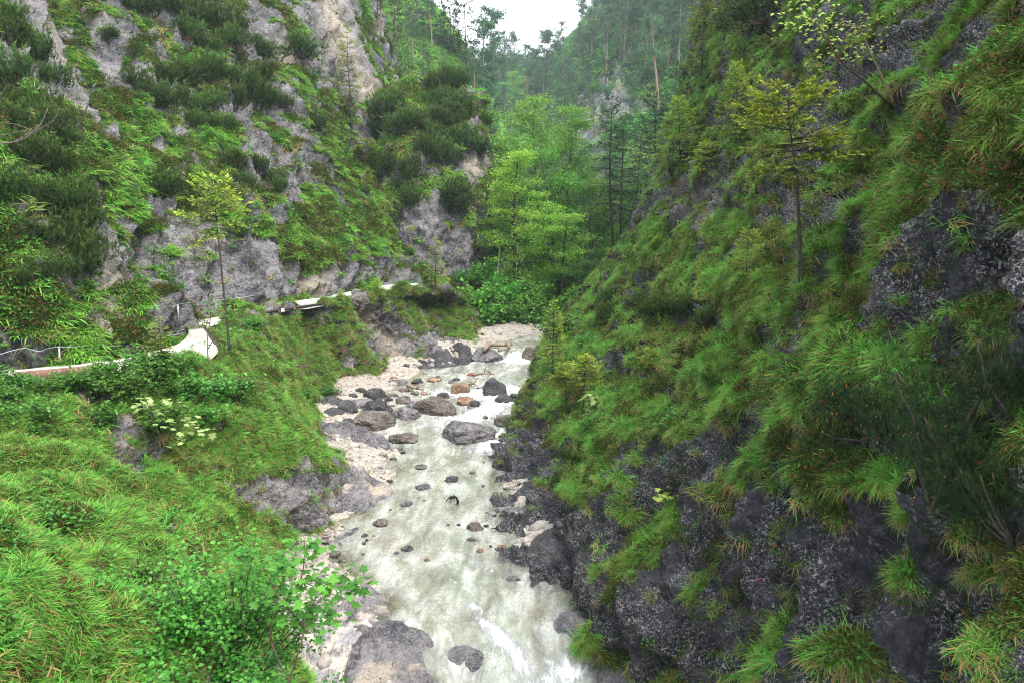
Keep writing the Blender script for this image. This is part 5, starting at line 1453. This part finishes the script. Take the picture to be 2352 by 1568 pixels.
BL = [
 (1123, 817, 66, 32, K_GREY, 'broad grey cracked boulder splitting the small cascade', .5),
 (1216, 814, 34, 30, K_BROWN, 'round brown boulder at the right of the cascade', 0),
 (1249, 808, 26, 26, K_GREY, 'grey boulder wedged against the right bank at the cascade', 0),
 (1083, 859, 18, 8, K_RED, 'flat red stone beside the gravel spit', 0),
 (1058, 892, 37, 29, K_ORANGE, 'rounded orange-brown boulder in midstream', 0),
 (1133, 892, 52, 38, K_DARK, 'dark twin-humped boulder right of the orange boulder', .5),
 (1068, 921, 40, 18, K_ORANGE, 'tan low boulder below the orange boulder', 0),
 (1092, 927, 20, 15, K_DARK, 'small dark stone beside the tan low boulder', 0),
 (1216, 904, 46, 36, K_DARK, 'big dark round boulder near the right bank', 0),
 (1157, 915, 34, 20, K_DARK, 'dark boulder awash in white water', 0),
 (1181, 911, 20, 18, K_DARK, 'small dark boulder wedged left of the big dark one', 0),
 (1245, 895, 20, 24, K_BROWN, 'brown stone between the big dark boulder and the right bank', 0),
 (1240, 930, 44, 30, K_BROWN, 'brown slanting boulder against the right bank', 0),
 (1159, 967, 41, 28, K_BROWN, 'angular brown boulder in the white rapids', .3),
 (1002, 936, 80, 42, K_BROWN, 'large flat topped brown boulder in midstream', .3),
 (1018, 908, 24, 12, K_DARK, 'low dark stone above the large flat topped boulder', 0),
 (955, 930, 36, 21, K_GREY, 'grey stone touching the large flat topped boulder', 0),
 (928, 948, 60, 27, K_GREY, 'wide grey boulder with dry pale top', .3),
 (927, 918, 30, 20, K_BROWN, 'brown stone above the wide grey boulder', 0),
 (868, 936, 58, 34, K_DARK, 'dark squarish boulder at the left shore', 0),
 (858, 905, 43, 29, K_DARK, 'rounded dark brown boulder at the left shore', 0),
 (822, 927, 60, 22, K_GREY, 'flat grey boulder between the dark left boulders', 0),
 (826, 900, 26, 18, K_DARK, 'small dark boulder nearest the gravel fan', 0),
 (808, 912, 24, 16, K_DARK, 'small black stone behind the flat grey boulder', 0),
 (795, 938, 46, 34, K_DARK, 'dark rounded boulder beside the leafy plants', 0),
 (756, 928, 60, 26, K_DARK, 'long dark slanting boulder on the left gravel', 0),
 (760, 952, 52, 24, K_DARK, 'dark boulder below the long slanting one', 0),
 (703, 952, 32, 16, K_BROWN, 'low brown stone at the foot of the left shoulder', 0),
 (690, 938, 14, 10, K_PALE, 'white stone above the low brown stone', 0),
 (728, 962, 12, 8, K_PALE, 'small white stone between the brown and dark boulders', 0),
 (1066, 995, 116, 44, K_GREY, 'largest flat boulder lying awash in the middle of the stream', .5),
 (928, 1006, 60, 20, K_BROWN, 'low broken boulder left of the largest flat boulder', .3),
 (848, 968, 92, 36, K_BROWN, 'broad moss-dotted bedrock hump at the left shore', .4),
 (800, 975, 32, 28, K_DARK, 'dark stone at the left end of the mossy hump', 0),
 (913, 878, 40, 11, K_GREY, 'flat grey stone on the gravel fan', 0),
 (999, 872, 30, 9, K_ORANGE, 'flat tan stone in the shallows', 0),
 (956, 875, 24, 10, K_DARK, 'small dark flat stone in the shallows', 0),
 (1048, 871, 17, 6, K_DARK, 'small dark stone upstream of the orange boulder', 0),
 (1036, 876, 14, 7, K_BROWN, 'small brown stone just upstream of the orange boulder', 0),
 (870, 871, 20, 10, K_BROWN, 'brown stone at the foot of the left cliff', 0),
 (902, 869, 18, 10, K_ORANGE, 'orange stone on the gravel fan', 0),
 (928, 895, 20, 9, K_BROWN, 'brown stone between gravel fan and driftwood', 0),
 (952, 902, 18, 9, K_BROWN, 'brown stone under the driftwood root', 0),
 (898, 907, 24, 9, K_BROWN, 'low brown stone in the shallow side channel', 0),
 (892, 917, 18, 9, K_DARK, 'dark stone in the shallow side channel', 0),
 (975, 903, 12, 8, K_ORANGE, 'small orange stone in the shallows', 0),
 (1192, 937, 24, 6, K_DARK, 'flat dark stone in the rapids near the right bank', 0),
 (1115, 957, 12, 7, K_BROWN, 'small brown stone above the rapids', 0),
 (1202, 963, 16, 10, K_ORANGE, 'small tan stone by the right bank', 0),
 (1207, 975, 30, 18, K_GREY, 'grey stone at the foot of the right bank', 0),
 (1039, 1100, 28, 16, K_DARK, 'rounded dark stone in the calm green reach', 0),
 (971, 1119, 30, 13, K_GREY, 'grey stone left of the rounded dark one in the calm reach', 0),
 (932, 1157, 28, 13, K_GREY, 'small pointed grey stone near the left slab', 0),
 (870, 1201, 32, 14, K_BROWN, 'brown stone at the shallow left edge', 0),
 (1090, 1210, 34, 20, K_BROWN, 'round brownish stone below the dead branch', 0),
 (934, 1259, 26, 10, K_GREY, 'flat grey stone in the lower shallows', 0),
 (836, 1229, 14, 7, K_DARK, 'tiny dark stone in the lower shallows', 0),
 (967, 1072, 26, 8, K_BROWN, 'flat brown stone at the gravel bar edge', 0),
 (880, 1047, 18, 10, K_BROWN, 'brown stone on the gravel bar', 0),
 (874, 1056, 10, 6, K_ORANGE, 'small orange stone on the gravel bar', 0),
 (1186, 1183, 16, 14, K_PALE, 'pale stone on the right gravel pocket', 0),
 (1197, 1183, 12, 12, K_ORANGE, 'orange stone on the right gravel pocket', 0),
 (1152, 1257, 20, 10, K_ORANGE, 'orange stone under the right rock snout', 0),
 (1166, 1090, 12, 7, K_RED, 'reddish stone on the upper right gravel', 0),
 (1170, 1120, 16, 10, K_PALE, 'pale stone where the right rib meets gravel', 0),
 (1103, 1263, 14, 8, K_ORANGE, 'submerged yellowish stone above the lower falls', 0),
 (1083, 1240, 20, 8, K_GREY, 'grey stone just under the water', 0),
 (1180, 1330, 26, 10, K_GREY, 'greenish stone on the bed near the right wall', 0),
 (980, 1285, 14, 7, K_ORANGE, 'yellowish stone in the lower shallows', 0),
 (748, 1208, 10, 6, K_BROWN, 'tiny brown stone on the beach', 0),
 (860, 1010, 12, 8, K_PALE, 'pale stone left of the low broken boulder', 0),
 (878, 1046, 20, 13, K_PALE, 'pale round stone at the tip of the dark rock rib', 0),
]
for k, (x, y, w, h, mt, lb, ck) in enumerate(BL):
    boulder(x, y, w, h, mt, lb, k + 1, cracks=ck * .12)
boulder(686, 1221, 42, 34, K_DARK, 'dark angular boulder alone on the pebble beach at left', 91, dryz=.15)
boulder(768, 1277, 24, 8, K_BROWN, 'flat brown stone on the pebble beach', 92, dryz=.08)
rs = np.random.RandomState(77)
sm = {}
n_ = 0
while n_ < 90:
    x, y = rs.uniform(700, 1250), rs.uniform(865, 1300)
    Yw = wpt(x, y)[1]; l_, r_ = edges(Yw); X_ = wpt(x, y)[0]
    if X_ < l_ - 2.2 or X_ > r_ + .3 or (abs(X_ - (l_ + r_) / 2) < (r_ - l_) * .3 and rs.uniform() < .8): continue
    w = rs.uniform(5, 15)
    k = rs.randint(0, 6)
    if k not in sm or w > 13:
        o = boulder(x, y, w, w * .5, [K_DARK, K_BROWN, K_GREY, K_PALE, K_BROWN, K_ORANGE][k], 'small ' + ['dark', 'brown', 'grey', 'pale', 'rusty brown', 'orange'][k] + ' stone scattered along the shallow margin of the stream', 200 + n_, name='small_stone', group='small stones along the stream margin')
        o['category'] = 'stone'; sm[k] = (o, w)
        W0 = w
    else:
        o0, w0 = sm[k]; o = o0.copy(); C.objects.link(o); q_ = wpt(x, y)
        o.location = (q_[0], q_[1], q_[2] + .02); s_ = w / w0 * (q_[1] / max(o0.location.y, 1)); o.scale = (s_,) * 3; o.rotation_euler = (0, 0, rs.uniform(0, 6))
    n_ += 1
# cairn
pc = wpt(748, 1252)
cr = thing('stone_cairn', 'little cairn of balanced pale stones on the beach', 'cairn', tuple(pc))
zc = .1
for k, r in enumerate((.14, .11, .085, .06)):
    V, F = ICO[3]; V = V * (1 + .12 * fbm(V * 1.3 + k * 9, 3)[:, None]) * np.array([r, r * .9, r * .5])
    o = link('stone', new_mesh('cairn_stone', V, F, [K_PALE], None, True), cr); o.location = (0.01 * k, 0, zc + r * .45); zc += r * .9

def inpoly(x, y, poly):
    r = np.zeros(x.shape, bool); n_ = len(poly); j = n_ - 1
    for i in range(n_):
        xi, yi = poly[i]; xj, yj = poly[j]
        c = ((yi > y) != (yj > y)) & (x < (xj - xi) * (y - yi) / (yj - yi + 1e-12) + xi)
        r ^= c; j = i
    return r
def polydist(x, y, poly):
    d = np.full(x.shape, 1e9)
    for i in range(len(poly)):
        a = np.array(poly[i - 1]); b = np.array(poly[i]); ab = b - a
        t = np.clip(((x - a[0]) * ab[0] + (y - a[1]) * ab[1]) / (ab @ ab + 1e-12), 0, 1)
        d = np.minimum(d, np.hypot(x - a[0] - t * ab[0], y - a[1] - t * ab[1]))
    return d
def slab(outline, h, label, seed, width=.8, mat=None, res=.06, tilt=(0, 0), lobes=.3):
    W = np.array([wpt(*q)[:2] for q in outline])
    W = catmull(np.concatenate([W, W[:1]]), 60)[:-1]
    x0, y0 = W.min(0) - .5; x1, y1 = W.max(0) + .5
    nx, ny = min(240, int((x1 - x0) / res)), min(300, int((y1 - y0) / res))
    X, Yg = np.meshgrid(np.linspace(x0, x1, nx), np.linspace(y0, y1, ny))
    d = polydist(X, Yg, W.tolist()) * np.where(inpoly(X, Yg, W.tolist()), 1, -1)
    q = np.stack([X * .9, Yg * .9, X * 0 + seed * 3.3], -1)
    d = d + perlin(q * 1.2) * .22
    hh = h * (1 - np.exp(-np.clip(d, 0, None) / width)) + np.where(d < 0, d * 1.2, 0)
    hh = hh + np.where(d > 0, sstep(0, width, d), 0) * (lobes * h * fbm(q * 1.1, 4) + .05 * ridged(q * 3, 3))
    hh = hh + tilt[0] * (X - X.mean()) * (d > 0) + tilt[1] * (Yg - Yg.mean()) * (d > 0)
    Z = zw(Yg) + hh - .05
    P = np.stack([X, Yg, Z], -1)
    i = np.arange(nx * ny).reshape(ny, nx)
    F = np.stack([i[:-1, :-1], i[:-1, 1:], i[1:, 1:], i[1:, :-1]], -1).reshape(-1, 4)
    keep = (d.ravel()[F].max(1) > -.35); F = F[keep]
    u, inv = np.unique(F, return_inverse=True)
    V = P.reshape(-1, 3)[u]; c = V.mean(0)
    o = link('bedrock_slab', new_mesh('bedrock_slab', V - c, inv.reshape(-1, 4), [mat or K_SLAB], None, True), None)
    o.location = c; tag(o, label, 'rock slab')
    return o
slab([(760, 1345), (850, 1330), (900, 1380), (935, 1420), (990, 1480), (1010, 1580), (940, 1680), (760, 1680), (720, 1560), (735, 1440)], .34, 'large smooth purple-grey slab with moss spots at the bottom left of the stream', 1, .8, K_APRON, lobes=.8)
slab([(700, 1090), (770, 1070), (850, 1095), (900, 1130), (850, 1165), (800, 1185), (700, 1195), (600, 1200), (560, 1170), (600, 1100)], 1.0, 'wide dark wet slab sloping into the stream below the left shoulder', 2, .9, K_APRON, lobes=.6)
slab([(700, 975), (760, 985), (830, 995), (890, 1015), (900, 1032), (840, 1030), (780, 1022), (740, 1030), (700, 1010)], .75, 'long dark rounded rock rib pointing into the stream', 3, .5)
slab([(700, 1010), (760, 1040), (800, 1070), (850, 1090), (830, 1110), (760, 1100), (700, 1080), (680, 1040)], .5, 'pale streaked rock ramp between the rib and the wet slab', 4, .6, K_APRON)
slab([(680, 1330), (750, 1310), (800, 1350), (770, 1440), (750, 1540), (700, 1640), (640, 1500)], .3, 'cream stained rock shelf behind the maple sapling at bottom left', 15, .6, K_APRON, lobes=.9)
slab([(1170, 1020), (1220, 1005), (1250, 1040), (1230, 1070), (1180, 1072), (1145, 1060)], .5, 'upper dark rock snout at the foot of the right bank', 5, .5, K_DARK)
slab([(1200, 1110), (1260, 1080), (1290, 1130), (1280, 1160), (1220, 1150), (1175, 1145)], .6, 'middle dark ribbed rock at the foot of the right bank', 6, .5, K_DARK)
slab([(1190, 1275), (1230, 1240), (1300, 1220), (1380, 1270), (1370, 1320), (1290, 1310), (1215, 1300)], .7, 'lower dark rock snout with brown tip on the right', 7, .5, K_DARK)
slab([(1150, 1160), (1230, 1165), (1260, 1180), (1210, 1195), (1150, 1180)], .12, 'low lavender rock shelf in the right gravel pocket', 8, .3)
slab([(1280, 1400), (1350, 1400), (1370, 1450), (1330, 1490), (1270, 1470), (1250, 1430)], .22, 'mottled rock bump under the right side of the lower falls', 9, .4)
slab([(1390, 1480), (1450, 1460), (1560, 1500), (1640, 1580), (1560, 1680), (1420, 1640), (1380, 1540)], .5, 'pale lavender rock apron at the foot of the right cliff', 10, .6)
slab([(1040, 1480), (1080, 1470), (1120, 1500), (1110, 1540), (1060, 1545), (1020, 1510)], .16, 'small pitted rock left of the white chute', 11, .3)
slab([(840, 1200), (780, 1250), (720, 1262), (740, 1240), (790, 1215)], .08, 'thin dark rock film on the pebble beach', 12, .3)
slab([(960, 820), (1010, 800), (1060, 795), (1085, 812), (1080, 835), (1030, 842), (960, 850), (900, 850)], .55, 'dark knobbly rock at the left side of the cascade', 13, .9, K_DARK, lobes=.9)
slab([(800, 895), (840, 875), (900, 850), (850, 830), (790, 850), (770, 880)], .9, 'dark rock foot of the left cliff behind the boulders', 14, .8, K_DARK)

# gravel pebbles on the dry bars
rs = np.random.RandomState(5)
V, F = ICO[2]; V = V * (1 + .2 * fbm(V * 1.2, 3)[:, None]) * np.array([.06, .05, .035])
S_PEB = link('pebble', new_mesh('pebble', V, F, [K_PALE], None, True), None); tag(S_PEB, 'rounded pale pebble at the tip of the beach beside the flat brown stone', 'stone')
S_PEB.location = Vector(hit(790, 1290)[0]) + Vector((0, 0, .02))
NG['peb'] = gn_instances(S_PEB)
DRY = dd
TER['bed']['dry'] = DRY
scatter('gravel', 'bed', 'peb', 9000, 81, (.5, 1.6), lambda d: sstep(-.3, .25, d['dry']) * (1 - d['rock']) * (.25 + sstep(-.1, .4, fbm(d['P'] * .8, 3))), 0, None, 0)
scatter('gravel', 'bed', 'peb', 700, 82, (2.0, 4.2), lambda d: sstep(-.5, .1, d['dry']) * (1 - d['rock']) * (.1 + sstep(.0, .4, fbm(d['P'] * .8 + 4, 3))), 0, None, 0)

# ------------------------------------------------------------------ driftwood
def wood(name, label, polys, mat, cat='driftwood', r=.06):
    g = Geo()
    for P, rr in polys: g.tube(catmull(np.array(P, float), 12), np.linspace(rr, rr * .4, 12) * (.55 if name == 'bare_branch' else 1), 6)
    o = link(name, g.mesh(name, [mat])); tag(o, label, cat); return o
def wp_(x, y, dz=.1): return wpt(x, y, dz)
wood('drift_log', 'brown driftwood log with root stump lying above the cascade boulder', [([wp_(1120, 800, .5), wp_(1150, 801, .5), wp_(1178, 802, .45)], .17), ([wp_(1145, 799, .6), wp_(1165, 797, .7)], .12), ([wp_(1122, 803, .4), wp_(1115, 800, .8), wp_(1110, 803, .5)], .2), ([wp_(1168, 800, .5), wp_(1169, 793, .8)], .22)], B_DEAD)
wood('drift_branch', 'tangle of driftwood branches on the midstream gravel spit', [([wp_(1075, 884), wp_(1088, 878, .4), wp_(1100, 866, .5)], .07), ([wp_(1080, 876, .2), wp_(1095, 885, .2)], .06), ([wp_(1088, 862), wp_(1110, 857, .4), wp_(1135, 859, .2)], .07), ([wp_(1110, 857, .3), wp_(1118, 838, 1.0)], .03), ([wp_(1128, 857, .1), wp_(1118, 851, .4), wp_(1105, 862, .2)], .05)], B_DEAD)
wood('drift_root', 'reddish driftwood root on the left shallows', [([wp_(936, 884, .2), wp_(950, 889, .25), wp_(972, 894, .1)], .12), ([wp_(950, 889, .2), wp_(946, 895, .05)], .07), ([wp_(955, 891, .2), wp_(966, 886, .4)], .06)], B_DEAD)
wood('drift_branch', 'short black branch leaning on the dark twin-humped boulder', [([wp_(1095, 891, .1), wp_(1108, 889, .25), wp_(1118, 886, .3)], .035)], B_BLACK)
bb = [([wp_(1052, 1158, -.1), wp_(1050, 1145, .25), wp_(1042, 1137, .45)], .05)]
rs = np.random.RandomState(9)
for k in range(14):
    x = 1045 - k * 1.9; bb.append(([wp_(1046, 1140, .42), wp_((1046 + x) / 2, 1140, .45 + rs.uniform(0, .1)), wp_(x, 1152 + rs.uniform(-3, 8), rs.uniform(-.05, .1))], .014))
wood('dead_branch', 'black dead branch with drooping twigs stuck in the green water', bb, B_BLACK, 'branch')

# bare twigs arching from the left thicket
q = [([at(-60, 335, 22), at(40, 325, 22), at(90, 290, 22), at(110, 250, 22)], .05), ([at(30, 327, 22), at(60, 310, 22), at(70, 300, 22), at(30, 285, 22), at(-40, 280, 22)], .035), ([at(60, 312, 22), at(120, 280, 22), at(135, 250, 22)], .03), ([at(-60, 300, 22), at(-10, 312, 22), at(60, 300, 22)], .04)]
wood('bare_branch', 'bare grey branch arching out of the dark pines at the left edge', q, B_GREY, 'branch')
q = [([at(200, 1330, 9.2), at(235, 1260, 9.4), at(290, 1180, 9.6), at(320, 1135, 9.7)], .016), ([at(205, 1330, 9.2), at(260, 1270, 9.4), at(330, 1200, 9.6)], .014), ([at(200, 1330, 9.2), at(250, 1290, 9.3), at(330, 1240, 9.4)], .012), ([at(180, 1270, 9.3), at(210, 1210, 9.5), at(280, 1150, 9.7)], .012)]
wood('bare_branch', 'fan of thin dark leafless stems on the near left bank', q, B_TWIG, 'branch')

# ------------------------------------------------------------------ boardwalk, path edging, cable, stairs
def frame_box(g, a, b, w, h, up=(0, 0, 1)):
    a = np.array(a, float); b = np.array(b, float); d = b - a; L = np.linalg.norm(d); x = d / L
    y = unit(np.cross(up, x)); z = np.cross(x, y)
    g.box((a + b) / 2, (L / 2, w / 2, h / 2), np.stack([x, y, z], 1))
def beam(name, parent, a, b, w, h, mat, org, label=None):
    g = Geo(); frame_box(g, np.array(a) - org, np.array(b) - org, w, h)
    return link(name, g.mesh(name, [mat]), parent, label=label)
a, b = pp(38, 872), pp(240, 853)
org = a.copy()
bw = thing('boardwalk', 'weathered wooden boardwalk edge on posts at the left side of the path', 'boardwalk', tuple(a))
beam('edge_beam', bw, a + [0, 0, .10], b + [0, 0, .10], .14, .2, B_WOOD, org)
inn = np.array([0.25, 1.0, 0]); inn = unit(np.array([-(b - a)[1], (b - a)[0], 0]))
beam('bearer', bw, a + inn * .12 + [0, 0, -.16], b + inn * .12 + [0, 0, -.16], .12, .2, B_WOODG, org)
nb = 26
for k in range(nb):
    f = (k + .5) / nb; c = a * (1 - f) + b * f
    g = Geo(); x_ = unit(b - a)
    L_ = np.linalg.norm(b - a) / nb
    c0 = c + inn * .09 - org + [0, 0, -.02]; c1 = c + inn * 1.25 - org + [0, 0, -.02]
    frame_box(g, c0, c1, L_ * .93, .05); link('deck_board', g.mesh('deck_board', [B_WOODG]), bw)
for f in (.52, .72, .95, .2):
    c = a * (1 - f) + b * f + inn * .15
    beam('post', bw, c + [0, 0, -.26], c + [0, 0, -1.5], .15, .15, B_WOODG, org)
def edging(q0, q1, lab, w=.10, h=.10, z=ZP):
    a = pp(*q0, z=z); b = pp(*q1, z=z)
    g = Geo(); frame_box(g, np.zeros(3), b - a, w, h); o = link('edging_timber', g.mesh('edging_timber', [B_DARK])); o.location = a + [0, 0, -.02]; tag(o, lab, 'timber')
edging((470, 752), (497, 792), 'short dark timber edging the inner bend of the white path')
edging((545, 727), (640, 712), 'straight timber edging the path behind the slender spruce')
edging((655, 709), (742, 697), 'long timber edging the middle of the far path')
edging((775, 688), (845, 676), 'stout timber beam carrying the path over the stony gully', .14, .2)
for f in (.3, .8):
    a = pp(775, 688); b = pp(845, 676); c = a * (1 - f) + b * f
    g = Geo(); g.box((0, 0, -.5), (.09, .09, .45)); o = link('support_post', g.mesh('support_post', [B_WOODG])); o.location = c; tag(o, 'wooden post under the path beam at the gully, ' + ('left one' if f < .5 else 'right one'), 'post')

ms_, nt = mat_new('steel_cable'); nn = N(nt); nn.out(nn.bsdf((.32, .36, .42), .4, Metallic=.6))
def cable(name, label, P, r=.02, posts=()):
    P = np.array(P); o0 = P[0].copy(); t_ = thing(name, label, 'cable handrail', tuple(o0))
    g = Geo(); g.tube(catmull(P, 60) - o0, r, 5); link('wire', g.mesh('wire', [ms_]), t_)
    for q in posts:
        g = Geo(); q = np.array(q); g.tube([q - o0, q - o0 + [0, 0, -.9]], .03, 6); link('post', g.mesh('post', [ms_]), t_)
def wl(px, py, off):   # a point in front of the wall rock
    p, n_ = hit(px, py); p = np.array(p); d = unit(np.array(CAM) - p); return p + d * off
cable('cable_handrail', 'steel cable handrail looping along the near left rock above the boardwalk', [wl(-30, 822, .5), wl(50, 800, .45), wl(90, 806, .4), wl(130, 797, .4), wl(270, 794, .4), wl(340, 781, .5), wl(420, 765, .5)], .009, [wl(135, 795, .35)])
cable('cable_handrail', 'steel cable handrail along the rock wall of the far path', [wl(400, 722, .4), wl(408, 700, .4), wl(497, 691, .4), wl(560, 683, .4), wl(628, 671, .4), wl(700, 662, .4), wl(784, 650, .4)], .014, [wl(408, 700, .4)])

# stairs behind the maple
so = at(1140, 682, 58.6)
st = thing('wooden_stairs', 'flight of wooden steps with steel railing behind the tall maple', 'stairs', tuple(so))
for k in range(13):
    g = Geo(); g.box((.75 + k * .02, .28 * k, .25 * k + .12), (.72, .15, .04)); link('step', g.mesh('step', [B_WOODG]), st)
for s_ in (0, 1):
    g = Geo(); frame_box(g, (.0 + s_ * 1.5, -.1, -.05), (.24 + s_ * 1.5, 3.4, 3.1), .07, .24); link('stringer', g.mesh('stringer', [B_WOOD]), st)
for s_ in (0, 1):
    for zz in (.5, .95):
        g = Geo(); g.tube([(.0 + s_ * 1.5, -.1, zz), (.24 + s_ * 1.5, 3.4, zz + 3.1)], .03, 5); link('handrail', g.mesh('handrail', [ms_]), st)
    for f in (0, .33, .66, 1.):
        g = Geo(); g.tube([(.24 * f + s_ * 1.5, -.1 + 3.5 * f, 3.1 * f - .1), (.24 * f + s_ * 1.5, -.1 + 3.5 * f, 3.1 * f + 1.0)], .035, 5); link('rail_post', g.mesh('rail_post', [ms_]), st)

# ------------------------------------------------------------------ haze
m, nt = mat_new('haze_air'); vo = nt.nodes.new('ShaderNodeVolumePrincipled'); vo.inputs['Color'].default_value = (.78, .90, 1.0, 1); vo.inputs['Density'].default_value = .00028; vo.inputs['Anisotropy'].default_value = 0.
om = nt.nodes.new('ShaderNodeOutputMaterial'); nt.links.new(vo.outputs[0], om.inputs['Volume'])
g = Geo(); g.box((0, 255, 90), (420, 300, 105))
link('haze', g.mesh('haze', [m]), None, kind='stuff')
for o in bpy.data.objects:
    if o.parent is not None and 'category' in o.keys(): del o['category']
    if 'h0' in o.keys(): del o['h0']

# ------------------------------------------------------------------ every one of a row of look-alikes gets words of its own
ORD = ['first', 'second', 'third', 'fourth', 'fifth', 'sixth', 'seventh', 'eighth', 'ninth', 'tenth', 'eleventh', 'twelfth']
BASE = {
 'dwarf pines high on the near left slope': 'dark dwarf pine beside the pale gully',
 'dwarf pines in the thicket at the left edge': 'dwarf pine in the left edge thicket',
 'dwarf pines above the pale rock': 'shaggy dwarf pine above the pale rock at left',
 'dwarf pines in the long thicket on the left wall': 'dwarf pine in the long mid-wall thicket',
 'dwarf pines near the top of the left wall': 'dwarf pine near the left wall top',
 'scattered dwarf pines on the left wall': 'small dwarf pine amid left wall rocks',
 'dwarf pines above the cable path': 'dwarf pine above the far cable path',
 'dwarf pines behind the slender spruce': 'small dark pine behind the slender spruce',
 'dwarf pines crowning the knoll': 'dwarf pine crowning the rocky knoll',
 'dwarf pines on the flank of the knoll': 'dwarf pine on the knoll flank',
 'dwarf pines at the lip of the right slope': 'upright dark dwarf pine at the right slope lip',
 'dwarf pines on the green right slope': 'loose dwarf pine on the green right slope',
 'needle bushes over the stream': 'dark needle bush hanging from the right ledge',
 'pine bushes on the upper right slope': 'dark pine bush overhanging the upper right slope',
 'dense spruces on the right valley side': 'dense dark spruce on the right valley side',
 'thin ragged skyline spruces': 'thin ragged spruce against the white sky',
 'spruces on the left hill': 'slim spruce on the green left hill',
 'bare trunked pines on the left hill': 'bare trunked pine near the left hill top',
 'hazy pines on the far right slope': 'hazy pine on the far right slope',
 'hazy pines at the top of the far right slope': 'hazy tall pine topping the far right slope',
 'hazy conifers in the valley head': 'hazy conifer at the valley head',
 'pines among the pale cliffs': 'small pine on the pale far cliffs',
 'dark conifers behind the leafy crowns': 'dark conifer behind the leafy crowns',
 'conifers on the distant ridge': 'small blue conifer on the distant ridge',
}
bpy.context.view_layer.update()
for gname, base in BASE.items():
    L = [o for o in bpy.data.objects if o.parent is None and o.get('group') == gname]
    if len(L) < 2: continue
    L.sort(key=lambda o: proj(np.array(o.location))[1])
    rows = 1 if len(L) <= 7 or 'ridge' in base else math.ceil(len(L) / 8)
    per = math.ceil(len(L) / rows)
    for r in range(rows):
        row_ = sorted(L[r * per:(r + 1) * per], key=lambda o: proj(np.array(o.location))[0])
        for k, o in enumerate(row_):
            if 'ridge' in base:
                w = ORD[k] + ' from the left' if k < 12 else ORD[len(row_) - 1 - k] + ' from the right' if len(row_) - 1 - k < 12 else 'middle of the row'
                o['label'] = base + ', ' + w
            elif rows == 1: o['label'] = base + ', ' + ORD[k] + ' from the left'
            else: o['label'] = base + ', ' + ORD[r] + ' row down, ' + ORD[k] + ' from left'
